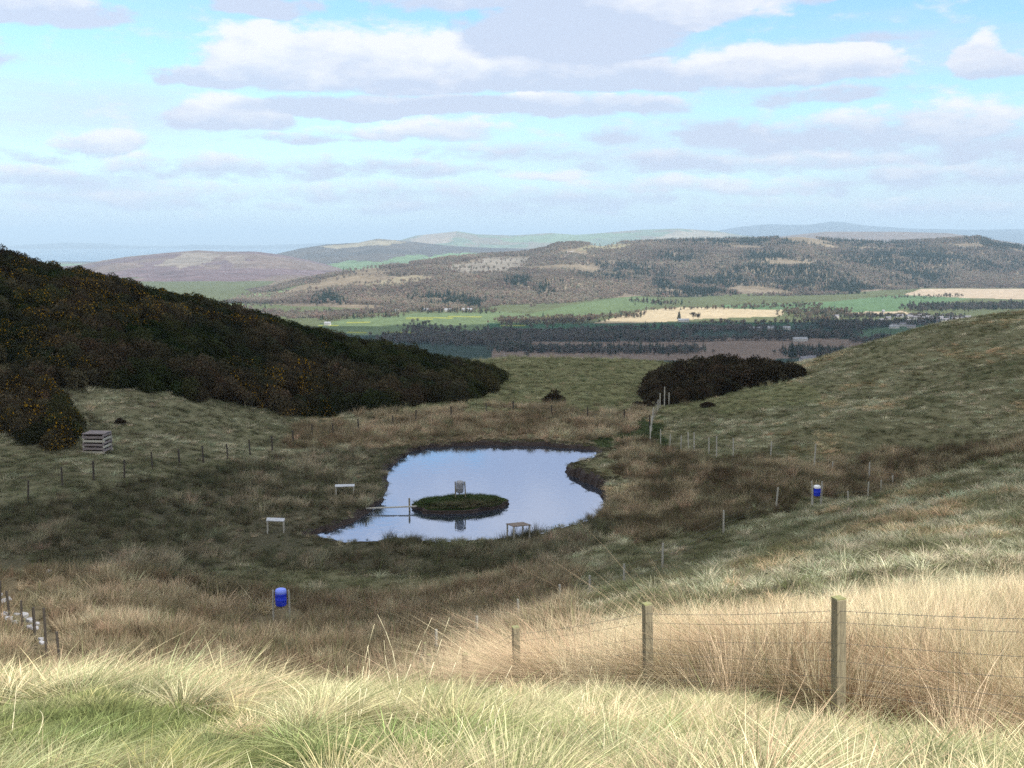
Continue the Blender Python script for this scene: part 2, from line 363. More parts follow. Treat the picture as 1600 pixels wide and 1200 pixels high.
def rbf(X, Y):
    a, b = q(X.ravel(), Y.ravel()); res = np.empty(a.shape)
    for s in range(0, len(a), 200000):
        aa, bb = a[s:s + 200000], b[s:s + 200000]; r = _w[_n] + _w[_n + 1] * aa + _w[_n + 2] * bb
        for i in range(_n): r = r + _w[i] * _phi((aa - _cx[i]) ** 2 + (bb - _cy[i]) ** 2)
        res[s:s + 200000] = r
    return res.reshape(X.shape)

WZ = -20.0
POND_PX = [(474, 838, .2), (515, 829, .3), (545, 820, .35), (572, 806, .4), (592, 790, .4), (602, 772, .45), (606, 755, .4), (606, 744, .3), (604, 735, .3), (618, 724, .35),
           (632, 714, .35), (645, 706, .3), (668, 701, .3), (700, 698, .3), (745, 696.5, .35), (790, 696, .35), (840, 697, .35), (880, 700, .35), (908, 702, .3), (932, 706, .2), (926, 716, .15), (902, 723, .25), (884, 731, .4), (883, 738, .5), (895, 746, .65), (912, 753, .75), (930, 760, .75), (943, 764, .6), (941, 774, .6), (945, 784, .7), (954, 792, .5),
           (935, 806, .3), (900, 822, .3), (860, 833, .3), (815, 843, .3), (760, 851, .3), (700, 852, .3), (620, 848, .3), (540, 846, .2)]
POND = []; BH = []
_n0 = len(POND_PX)
for i in range(_n0):
    a = POND_PX[i]; b = POND_PX[(i + 1) % _n0]; pa = onplane(a[0], a[1], WZ); pb = onplane(b[0], b[1], WZ)
    for k in range(9):
        t = k / 9; x = pa[0] + (pb[0] - pa[0]) * t; y = pa[1] + (pb[1] - pa[1]) * t
        s = i * 9 + k
        POND.append((x, y)); BH.append(a[2] + (b[2] - a[2]) * t)
POND = np.array(POND); BH = np.array(BH)
for _ in range(3):
    POND = (np.roll(POND, 1, 0) + POND * 2 + np.roll(POND, -1, 0)) / 4; BH = (np.roll(BH, 1) + BH * 2 + np.roll(BH, -1)) / 4
_t = np.arange(len(POND))
POND[:, 0] += (fbm(_t / 3.0, _t * 0, 5, 3) - .5) * .55; POND[:, 1] += (fbm(_t / 3.0, _t * 0 + 9, 6, 3) - .5) * 1.3
PONDC = POND[::2]

def floorz(X, Y):
    z = -170 + 149 * np.exp(-np.maximum(Y - 215, 0) / 330.) - 70 * sstep(6000, 11500, Y)
    return z + (fbm(X / 260, Y / 260, 3) - .5) * 10 * sstep(400, 1000, Y) * (1 - sstep(5000, 9000, Y))
def ground_z(X, Y, carve=True):
    X = np.asarray(X, float); Y = np.asarray(Y, float); sh = X.shape; X = X.ravel(); Y = Y.ravel()
    z = np.zeros(X.shape); nr = Y < 330
    zn = rbf(X[nr], Y[nr]); xn, yn = X[nr], Y[nr]
    s = np.clip(yn / 60, .12, 1)
    zn += (fbm(xn / 3.5, yn / 3.5, 1, 3) - .5) * .55 * s + (fbm(xn / 11, yn / 11, 2, 3) - .5) * .9 * np.clip((yn - 20) / 60, 0, 1)
    zn += (fbm(xn / .9, yn / .9, 8, 2) - .5) * .16
    zn += (fbm(xn / 1.7, yn / 1.7, 9, 2) - .5) * .34 * sstep(5, 8, yn) * (1 - sstep(13, 18, yn)) * (xn < 1.5)
    zn -= .28 * np.exp(-((xn - 3.5) / .9) ** 2 - ((yn - 9.0) / .45) ** 2)
    near = (np.abs(xn) < 34) & (yn > 60) & (yn < 130)
    if near.any():
        d = polydist(xn[near], yn[near], PONDC); zz = zn[near]
        nb = np.argmin((xn[near][:, None] - POND[::6, 0]) ** 2 + (yn[near][:, None] - POND[::6, 1]) ** 2, 1); bh = BH[::6][nb]
        lip = WZ + bh + np.clip(d, 0, 9) * .05
        zz = zz * sstep(0, 8, d) + lip * (1 - sstep(0, 8, d)); zz = np.maximum(zz, WZ + .25)
        if carve: zz = np.where(d < 0.9, WZ - .9, zz)
        zn[near] = zz
    t = sstep(215, 320, yn); zn = zn * (1 - t) + floorz(xn, yn) * t
    z[nr] = zn; z[~nr] = floorz(X[~nr], Y[~nr])
    return z.reshape(sh)
def gz(x, y): return float(ground_z(np.array([x]), np.array([y]), False)[0])
def onground(u, v, Y0, Y1, top=0.0):
    """first place where the ray through (u, v) meets the ground between two distances"""
    Ys = np.linspace(Y0, Y1, 260); d = ray(u, v); Xs = d[0] / d[1] * Ys; Zs = d[2] / d[1] * Ys
    g = ground_z(Xs, Ys, False) + top; k = np.argmax(g >= Zs) if (g >= Zs).any() else int(np.argmin(np.abs(g - Zs)))
    return float(Xs[k]), float(Ys[k]), float(g[k] - top)

# ground cover zones (outlines in the photo's pixels, looked up once for every place on the ground)
Z_DARK = [(-300, 830), (0, 800), (120, 778), (250, 745), (350, 718), (470, 703), (640, 690), (615, 730), (600, 790), (500, 838), (740, 850), (940, 810), (965, 825), (860, 885), (640, 900), (400, 892), (200, 905), (0, 885), (-300, 890)]
Z_TAN = [(-300, 890), (0, 885), (200, 905), (400, 890), (600, 900), (860, 885), (980, 855), (1130, 806), (1210, 792), (1240, 806), (1100, 850), (1000, 885), (900, 925), (880, 1000), (800, 1080), (700, 1200), (-300, 1300)]
Z_BEHIND = [(420, 690), (560, 650), (700, 640), (900, 640), (1010, 648), (1000, 690), (930, 696), (640, 694), (560, 700)]
Z_RIGHT = [(930, 705), (1010, 688), (1060, 700), (1120, 715), (1280, 722), (1480, 702), (1600, 688), (1800, 680), (1800, 705), (1600, 712), (1480, 740), (1380, 775), (1270, 785), (1130, 812), (980, 860), (945, 830), (945, 790), (985, 750)]
Z_TRI = [(925, 690), (1040, 650), (1060, 700), (990, 690), (950, 700)]
def fence_side(X, Y):   # positive to the right of the near fence
    fx = np.interp(Y, [0, 7, 9.5, 12.3, 15.5, 20, 30, 44], [7.0, 4.2, 2.72, 1.44, .05, -.84, -2.2, -1.2])
    return X - fx
def zones(X, Y, Z):
    """0 short hill grass, 1 dark moor, 2 tan rushes, 3 pale left slope, 4 foreground grass, 5 bright rushes, 6 saddle, 7 brown reeds right, 8 green"""
    u, v = proj(X, Y, Z); j = (fbm(X / 5, Y / 5, 21, 3) - .5); u = u + j * 90; v = v + (fbm(X / 4, Y / 4, 22, 3) - .5) * 34
    k = np.zeros(X.shape, int)
    k[(X < -14) & (Y > 60)] = 3
    k[(Y > 118) & (X > -22) & (X < 34) & (v < 645)] = 6
    k[inpoly(u, v, Z_DARK) & (Y > 50)] = 1; k[inpoly(u, v, Z_BEHIND) & (Y > 90)] = 2
    k[inpoly(u, v, Z_RIGHT) & (Y > 55)] = 7; k[inpoly(u, v, Z_TRI) & (Y > 90)] = 8
    k[(inpoly(u, v, Z_TAN) | (X < 2)) & (Y > 12.5) & (Y < 60) & (v > 870) & ~((u > 900) & (Y > 30) & (v < 930))] = 2
    fs = fence_side(X, Y)
    k[(Y < 13.5) & (fs < .05)] = 4
    ymx = np.interp(X, [-2, 2, 5, 11, 30], [23, 20, 19, 20, 21]) + j * 4
    k[(fs >= .05) & (Y < ymx)] = 5
    return k
ZC = np.array([[.14, .135, .08], [.08, .075, .05], [.15, .125, .08], [.15, .145, .09], [.12, .14, .06], [.13, .09, .045], [.15, .15, .08], [.105, .085, .055], [.05, .065, .03]])

VALLEY = [  # fields on the valley floor: outline, colour
    ([(560, 560), (500, 505), (900, 505), (1300, 503), (1700, 500), (1700, 600), (560, 600)], (.035, .055, .045)),
    ([(495, 508), (560, 495), (640, 490), (780, 487), (880, 494), (850, 504), (770, 516), (560, 524), (510, 516)], (.115, .155, .08)),
    ([(820, 492), (890, 477), (985, 462), (1045, 469), (1010, 482), (920, 492), (870, 498)], (.11, .15, .075)),
    ([(925, 505), (1005, 485), (1060, 480), (1130, 481), (1225, 482), (1222, 494), (1100, 498), (1010, 505)], (.40, .33, .22)),
    ([(1120, 477), (1300, 471), (1400, 461), (1440, 459), (1520, 466), (1470, 474), (1415, 482), (1375, 490), (1270, 486), (1140, 482)], (.095, .155, .08)),
    ([(1410, 461), (1440, 451), (1800, 452), (1800, 468), (1600, 468), (1500, 465)], (.38, .31, .23)),
    ([(1322, 488), (1410, 486), (1425, 490), (1340, 493)], (.38, .31, .22)),
    ([(760, 505), (900, 506), (1040, 505), (1240, 503), (1240, 514), (1040, 519), (760, 522)], (.04, .09, .05)),
    ([(770, 534), (1000, 533), (1190, 526), (1420, 532), (1420, 548), (1200, 562), (770, 566)], (.17, .13, .105)),
    ([(1340, 514), (1460, 508), (1460, 525), (1340, 530)], (.06, .10, .06)),
    ([(770, 524), (920, 527), (900, 532), (770, 532)], (.14, .11, .10)),
]
def build_ground():
    Yp = [-8.0]
    while Yp[-1] < 60000:
        y = Yp[-1]
        Yp.append(y + ((y + 12) * .012 if y < 60 else .5 if y < 132 else (y * .008) if y < 330 else y * .011 if y < 5200 else y * .03))
    Yp = np.array(Yp)
    a = np.concatenate([np.linspace(-3, -.56, 60)[:-1], np.linspace(-.56, .56, 760), np.linspace(.56, 3, 60)[1:]])
    AA, YY = np.meshgrid(a, Yp); XX = AA * (YY + 12)
    ZZ = ground_z(XX, YY)
    nr, nc = AA.shape; idx = np.arange(nr * nc).reshape(nr, nc)
    Fc = np.stack([idx[:-1, :-1], idx[:-1, 1:], idx[1:, 1:], idx[1:, :-1]], -1).reshape(-1, 4)
    X, Y, Z = XX.ravel(), YY.ravel(), ZZ.ravel(); C = np.zeros((len(X), 3))
    nm = Y < 300; C[nm] = ZC[zones(X[nm], Y[nm], Z[nm])]
    fm = ~nm; u, v = proj(X[fm], Y[fm], Z[fm]); c = np.tile(np.array([.10, .115, .06]), (fm.sum(), 1))
    yy = Y[fm]; u2 = u + (fbm(X[fm] / 150, yy / 150, 31) - .5) * 8
    for poly, colr in VALLEY: c[inpoly(u2, v, poly)] = colr
    yl = inpoly(u2, v, VALLEY[1][0]) & (fbm(X[fm] / 200, yy / 25, 33) > .72); c[yl] = (.26, .27, .06)
    patch = fbm(X[fm] / 900, yy / 1800, 35, 2); far = yy > 5500
    c[far] = np.where(patch[far][:, None] > .5, np.array([.12, .18, .07]), np.array([.12, .10, .08]))
    C[fm] = c
    C *= (0.8 + .4 * fbm(X / 9, Y / 9, 4))[:, None]
    me = npmesh('ground', np.stack([X, Y, Z], 1), Fc, M_ground, {'col': C}, smooth=True)
    link('ground', me, kind='structure', label='moorland bowl with the farmed valley floor beyond it')
build_ground()

# pond water and its peat banks
def build_pond():
    m, n = mat_new('pond_water')
    p = n.n('ShaderNodeBsdfPrincipled', i_Roughness=0.045); p.inputs['Base Color'].default_value = (.03, .04, .055, 1); p.inputs['IOR'].default_value = 2.3
    g = n.n('ShaderNodeNewGeometry'); mp = n.n('ShaderNodeMapping'); mp.inputs['Scale'].default_value = (1.2, .7, 1); n.l(g.outputs['Position'], mp.inputs[0])
    no = n.n('ShaderNodeTexNoise', i_Scale=2.2, i_Detail=3.0); n.l(mp.outputs[0], no.inputs['Vector'])
    b = n.n('ShaderNodeBump', i_Strength=.35, i_Distance=.016); n.l(no.outputs['Fac'], b.inputs['Height']); n.l(b.outputs[0], p.inputs['Normal'])
    gl = n.n('ShaderNodeBsdfGlossy', i_Roughness=0.04); gl.inputs['Color'].default_value = (.62, .73, .96, 1); n.l(b.outputs[0], gl.inputs['Normal']); mx = n.n('ShaderNodeMixShader'); mx.inputs[0].default_value = .45; n.l(p.outputs[0], mx.inputs[1]); n.l(gl.outputs[0], mx.inputs[2])
    out(n, mx.outputs[0])
    c = POND.mean(0); P = c + (POND - c); d = P - c; P = P + d / np.linalg.norm(d, axis=1)[:, None] * .25
    import mathutils
    me = bpy.data.meshes.new('pond'); me.from_pydata([(x, y, WZ) for x, y in P], [], [tuple(range(len(P)))]); me.materials.append(m)
    link('pond', me, kind='structure', label='still pond reflecting the sky')
    # bank
    nx = np.roll(POND, -1, 0) - np.roll(POND, 1, 0); nrm = np.stack([nx[:, 1], -nx[:, 0]], 1); nrm /= np.linalg.norm(nrm, axis=1)[:, None]
    t = POND + nrm * .3
    if polydist(t[:, 0], t[:, 1], POND).mean() < 0: nrm = -nrm
    for _ in range(6): nrm = (np.roll(nrm, 1, 0) + nrm + np.roll(nrm, -1, 0)) / 3
    rows = []
    for off, hf, add in ((-.2, 0, -.7), (0, 0, -.05), (.2, .35, 0), (.28, .75, 0), (.6, 1.0, .04), (1.1, 1, .08), (2.4, None, .0)):
        P = POND + nrm * off
        jz = (fbm(_t / 2.0, _t * 0 + off * 7, 40, 3) - .5) * .25 * (0 if hf in (0, None) else 1)
        if hf is None: z = ground_z(P[:, 0], P[:, 1], False) - .04
        else: z = WZ + BH * hf + add + jz
        rows.append(np.stack([P[:, 0] + (fbm(_t / 2.0, _t * 0 + off, 41, 2) - .5) * .3, P[:, 1], z], 1))
    V = np.concatenate(rows); N = len(POND); R = len(rows); Fc = []; fm = []
    for r in range(R - 1):
        for i in range(N):
            j = (i + 1) % N; Fc.append((r * N + i, r * N + j, (r + 1) * N + j, (r + 1) * N + i)); fm.append(0 if r < 4 else 1)
    C = np.tile(np.array([.045, .042, .025]), (len(V), 1))
    me = npmesh('bank', V, Fc, [M_peat, M_ground], {'col': C}, fmat=fm); link('pond_bank', me, kind='structure', label='dark peat bank round the pond')
build_pond()

# ------------------------------------------------------------------ plants: prototypes and scatter
def blades(n, h, wd, rad, lean=.3, curve=.5, spread=.35, segs=3, green=.0, seed=0, hvar=.35, bend=0):
    r = np.random.default_rng(seed); V = []; T = []; bv = []; g = []
    for i in range(n):
        a = r.uniform(0, 2 * math.pi); rr = rad * math.sqrt(r.uniform()); x0, y0 = rr * math.cos(a), rr * math.sin(a)
        hh = h * (1 + r.normal() * hvar * .6); hh = max(hh, h * .3)
        dx = math.cos(a) * spread * rr / max(rad, 1e-3) + lean + r.normal() * .24; dy = math.sin(a) * spread * rr / max(rad, 1e-3) + r.normal() * .24
        f = r.uniform(0, math.pi); wx, wy = math.cos(f) * wd / 2, math.sin(f) * wd / 2
        b = r.uniform(); gg = 1.0 if r.uniform() < green else 0.0; cv = curve * r.uniform(.4, 1.5); s0 = len(V)
        for s in range(segs + 1):
            t = s / segs; k = hh * (dx * t + dx * cv * t * t * 1.6); ky = hh * (dy * t + dy * cv * t * t * 1.6)
            z = hh * (t - cv * .42 * t * t * min(1.5, math.hypot(dx, dy) + .3)) + bend * t * t
            wk = (1 - t) ** .6
            if s < segs:
                V += [(x0 + k - wx * wk, y0 + ky - wy * wk, z), (x0 + k + wx * wk, y0 + ky + wy * wk, z)]
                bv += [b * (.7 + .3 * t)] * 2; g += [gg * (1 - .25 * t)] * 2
            else: V.append((x0 + k, y0 + ky, z)); bv.append(b); g.append(gg * .7)
        for s in range(segs - 1):
            p = s0 + 2 * s; T += [(p, p + 1, p + 3), (p, p + 3, p + 2)]
        p = s0 + 2 * (segs - 1); T.append((p, p + 1, p + 2))
    return V, T, bv, g
def proto(name, data, mat):
    V, T, bv, g = data; me = npmesh(name, V, T, mat, {'bv': bv, 'g': g}); return bpy.data.objects.new(name, me)
def leafmass(n, lumps, size, seed=0, flower=0.0, trunk=None, up=.3):
    """many small leaf faces on and inside a set of ellipsoid lumps (x, y, z, rx, ry, rz)"""
    r = np.random.default_rng(seed); L = np.array(lumps, float); wt = (L[:, 3] * L[:, 5]); wt /= wt.sum(); k = r.choice(len(L), n, p=wt)
    d = r.normal(size=(n, 3)); d /= np.linalg.norm(d, axis=1)[:, None]; rr = r.uniform(.55, 1.08, n) ** .6
    c = L[k, :3] + d * rr[:, None] * L[k, 3:]; c[:, 2] = np.maximum(c[:, 2], .02)
    a = r.normal(size=(n, 3)); a[:, 2] += up * 2; a += d * .8; a /= np.linalg.norm(a, axis=1)[:, None]
    b = np.cross(a, r.normal(size=(n, 3))); b /= np.linalg.norm(b, axis=1)[:, None]; s = size * r.uniform(.6, 1.4, n)[:, None]
    V = np.stack([c - b * s * .5, c + b * s * .5, c + a * s * 1.3], 1).reshape(-1, 3); T = np.arange(3 * n).reshape(-1, 3)
    bv = np.repeat(r.uniform(0, 1, n) * .6 + .4 * r.uniform(0, 1, len(L))[k], 3); g = np.repeat((r.uniform(size=n) < flower).astype(float), 3)
    V = list(map(tuple, V)); T = list(map(tuple, T)); bv = list(bv); g = list(g)
    if trunk:
        for (p, q_, r0, r1) in trunk:
            mb = MB().bar(p, q_, r0, r1, 5); o = len(V); V += mb.v
            for f in mb.f:
                for i in range(1, len(f) - 1): T.append((o + f[0], o + f[i], o + f[i + 1]))
            bv += [.2] * len(mb.v); g += [0.] * len(mb.v)
    return V, T, bv, g
def scatter(name, protos, P, rot, scl, idx, tint, **kw):
    """one object whose geometry nodes put a prototype plant on every point"""
    me = bpy.data.meshes.new(name); n = len(P); me.vertices.add(n); me.vertices.foreach_set('co', np.asarray(P, np.float32).ravel())
    a = me.attributes.new('rot', 'FLOAT_VECTOR', 'POINT'); a.data.foreach_set('vector', np.asarray(rot, np.float32).ravel())
    a = me.attributes.new('scl', 'FLOAT_VECTOR', 'POINT'); a.data.foreach_set('vector', np.asarray(scl, np.float32).ravel())
    a = me.attributes.new('idx', 'INT', 'POINT'); a.data.foreach_set('value', np.asarray(idx, np.int32))
    a = me.attributes.new('tint', 'FLOAT_COLOR', 'POINT'); a.data.foreach_set('color', np.concatenate([tint, np.ones((n, 1))], 1).astype(np.float32).ravel())
    o = link(name, me, **kw)
    g = bpy.data.node_groups.new(name + '_nodes', 'GeometryNodeTree')
    g.interface.new_socket('Geometry', in_out='INPUT', socket_type='NodeSocketGeometry'); g.interface.new_socket('Geometry', in_out='OUTPUT', socket_type='NodeSocketGeometry')
    N = g.nodes; Lk = g.links.new; gi = N.new('NodeGroupInput'); go = N.new('NodeGroupOutput'); j = N.new('GeometryNodeJoinGeometry')
    def na(nm, t):
        x = N.new('GeometryNodeInputNamedAttribute'); x.data_type = t; x.inputs['Name'].default_value = nm; return x.outputs['Attribute']
    ar, as_, ai = na('rot', 'FLOAT_VECTOR'), na('scl', 'FLOAT_VECTOR'), na('idx', 'INT')
    for k, p in enumerate(protos):
        oi = N.new('GeometryNodeObjectInfo'); oi.inputs['Object'].default_value = p; oi.inputs['As Instance'].default_value = True
        c = N.new('FunctionNodeCompare'); c.data_type = 'INT'; c.operation = 'EQUAL'; Lk(ai, c.inputs[2]); c.inputs[3].default_value = k
        ip = N.new('GeometryNodeInstanceOnPoints'); Lk(gi.outputs[0], ip.inputs['Points']); Lk(c.outputs[0], ip.inputs['Selection'])
        Lk(oi.outputs['Geometry'], ip.inputs['Instance']); Lk(ar, ip.inputs['Rotation']); Lk(as_, ip.inputs['Scale']); Lk(ip.outputs[0], j.inputs[0])
    Lk(j.outputs[0], go.inputs[0])
    md = o.modifiers.new('scatter', 'NODES'); md.node_group = g
    return o
def tints(base, n, var=.25, patch=None):
    """base (n,3) or (3,) with random brightness and warm/green drift"""
    b = np.tile(np.array(base, float), (n, 1)) if np.ndim(base) == 1 else base.copy()
    k = 1 + rng.normal(size=n) * var; b *= np.clip(k, .4, 1.8)[:, None]; h = rng.normal(size=n) * .06
    b[:, 0] *= 1 + h; b[:, 1] *= 1 - h * .4; return np.clip(b, 0, .95)
def lerp3(a, b, t): return np.array(a)[None] * (1 - t[:, None]) + np.array(b)[None] * t[:, None]
def ok_side(X, Y, Z, m=160):
    u, v = proj(X, Y, Z); return (u > -m) & (u < 1600 + m) & (v < 1330)

# --- foreground grass
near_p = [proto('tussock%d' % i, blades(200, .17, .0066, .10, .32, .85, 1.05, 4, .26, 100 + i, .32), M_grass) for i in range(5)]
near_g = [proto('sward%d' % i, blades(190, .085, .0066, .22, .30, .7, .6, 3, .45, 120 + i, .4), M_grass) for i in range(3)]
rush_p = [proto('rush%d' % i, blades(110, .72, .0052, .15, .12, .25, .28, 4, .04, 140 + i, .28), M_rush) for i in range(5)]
rush_b = [proto('rushlean%d' % i, blades(120, .75, .0052, .14, -.75, .5, .7, 4, .10, 150 + i, .3), M_rush) for i in range(2)]
def near_cover():
    n = 14500; Y = 3.0 + 13.5 * rng.uniform(size=n) ** .85; X = rng.uniform(-.56, .56, n) * (Y + 5.5)
    k = fence_side(X, Y) < rng.normal(size=n) * .12 + .1; X, Y = X[k], Y[k]; Z = ground_z(X, Y); n = len(X)
    pt = fbm(X / 1.1, Y / 1.1, 51, 3); bushy = pt + rng.normal(size=n) * .07 + .10 * sstep(-1.5, 1.5, X) + .06 * sstep(8, 11, Y)
    tus = bushy > .55; idx = np.where(tus, rng.integers(0, 5, n), 5 + rng.integers(0, 3, n))
    s = np.interp(Y, [3, 6, 9], [.60, .76, .90]) * np.where(tus, rng.uniform(.7, 1.45, n), .85) * np.interp(X / Y, [-.1, .12], [.90, .80]) * np.where((X > -1.8) & (Y > 6.5), .72, 1) * rng.uniform(.7, 1.25, n) * np.where(tus, .75 + .7 * np.clip((bushy - .5) * 3, 0, .8), 1.0)
    rot = np.stack([rng.normal(size=n) * .12, rng.normal(size=n) * .12, rng.normal(size=n) * .9 + (fbm(X / 1.2, Y / 1.2, 52) - .5) * 4], 1)
    dry = np.clip((.5 * pt + .5 * fbm(X / .45, Y / .45, 58, 3) - .40) * 4.2 + .15 + rng.normal(size=n) * .25 + .30 * sstep(-2.5, 2.5, X) + .25 * sstep(6.5, 9, Y) - .22, 0, 1)
    t = tints(lerp3((.27, .31, .12), (.66, .58, .37), dry), n, .26)
    scatter('foreground_grass', near_p + near_g, np.stack([X, Y, Z - .01], 1), rot, np.stack([s, s, s * rng.uniform(.8, 1.2, n)], 1), idx, t,
            kind='stuff', label='long pale wind-combed grass mixed with green in the sunlit foreground', cat='grass')
    # rushes behind the near fence
    n = 9000; Y = 6 + 27 * rng.uniform(size=n) ** .8; X = rng.uniform(-.12, .60, n) * (Y + 2.0); Z = ground_z(X, Y)
    k = (zones(X, Y, Z) == 5) & (fence_side(X, Y) > .12) & ok_side(X, Y, Z, 260); X, Y, Z = X[k], Y[k], Z[k]; n = len(X)
    # rushes thinned over a hollow by the fence on the right
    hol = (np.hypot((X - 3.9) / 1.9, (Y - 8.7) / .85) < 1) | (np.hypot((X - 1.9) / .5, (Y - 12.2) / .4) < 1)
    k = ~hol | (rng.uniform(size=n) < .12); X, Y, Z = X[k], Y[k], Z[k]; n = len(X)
    ln = (fence_side(X, Y) < 1.9) & (fbm(X / 1.3, Y / 1.3, 55) > .46); idx = np.where(ln, 5 + rng.integers(0, 2, n), rng.integers(0, 5, n))
    s = rng.uniform(.75, 1.15, n) * (.86 + .3 * fbm(X / 3, Y / 3, 56)); s *= np.where(Y < 10.5, .78, 1)
    rot = np.stack([rng.normal(size=n) * .1, rng.normal(size=n) * .1, rng.uniform(-.9, .9, n) + np.where(ln, rng.normal(size=n) * .6, 0)], 1)
    pt = fbm(X / 2.2, Y / 2.2, 57, 3)
    t = tints(lerp3((.56, .46, .30), (.86, .74, .51), np.clip((pt - .3) * 2.2, 0, 1)), n, .10)
    t = np.where(ln[:, None], t * np.array([.72, .66, .64]), t); dk = (X > 2.3) & (fence_side(X, Y) < 1.5) & (rng.uniform(size=n) < .6); t[dk] *= np.array([.45, .38, .34])  # dead brown bases, with the shadow under the rushes put into their tint
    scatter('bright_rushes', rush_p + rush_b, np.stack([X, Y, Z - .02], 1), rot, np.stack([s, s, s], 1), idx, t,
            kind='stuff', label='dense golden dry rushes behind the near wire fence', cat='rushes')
    # tall single stems
    st = []; r = random.Random(4)
    V = []; T = []; bv = []
    for (u, v0, v1, du, Y) in [(560, 1180, 975, 25, 6.4), (600, 1190, 965, 75, 6.2), (640, 1150, 1000, -40, 6.9), (625, 1130, 960, -35, 7.0), (660, 1160, 1010, 60, 6.6), (640, 1165, 965, 62, 6.3),
                               (750, 1195, 1040, 50, 5.6), (770, 1190, 1090, 30, 5.9), (735, 1180, 1095, 22, 6.2), (880, 1110, 1040, 45, 7.4), (830, 1195, 1125, 30, 5.6), (905, 1130, 1070, -1, 7.2),
                               (890, 1200, 1130, 14, 5.6), (940, 1195, 1100, 2, 5.5), (1085, 1120, 1060, 30, 8), (540, 1190, 1040, 3, 6.0), (556, 1190, 1010, 18, 6.4), (20, 1180, 1070, 6, 6.2), (50, 1190, 1110, 12, 5.8), (700, 1190, 1120, 20, 5.7)]:
        a = Vector(at(u, v0, Y)); a.z = gz(a.x, a.y); b = Vector(at(u + du, v1, Y + .15)); off = Vector((r.uniform(-.05, .05), 0, r.uniform(.0, .08)))
        pts = [a + (b - a) * t + off * math.sin(math.pi * t) for t in (0, .2, .4, .6, .8, 1)]
        for i in range(5):
            rr = .0032 * (1 - i / 7); mb = MB().bar(pts[i], pts[i + 1], rr, rr * .85, 4); o = len(V); V += mb.v
            for f in mb.f:
                for q_ in range(1, len(f) - 1): T.append((o + f[0], o + f[q_], o + f[q_ + 1]))
    ms = mat_plain('dry_stem', (.62, .56, .36), (.78, .72, .50), 5, .6)
    link('tall_stems', npmesh('stems', V, T, ms), kind='stuff', label='thin tall dry grass stems rising above the foreground grass', cat='grass')
near_cover()

# --- middle distance cover
mid_t = [proto('midtussock%d' % i, blades(70, .30, .022, .26, .25, .8, .9, 3, .18, 200 + i, .35), M_grass) for i in range(4)]
mid_r = [proto('midrush%d' % i, blades(75, .62, .018, .24, .08, .3, .4, 3, .06, 220 + i, .35), M_rush) for i in range(4)]
mid_l = [proto('lowgrass%d' % i, blades(60, .12, .022, .38, .2, .6, .8, 2, .45, 240 + i, .4), M_grass) for i in range(3)]
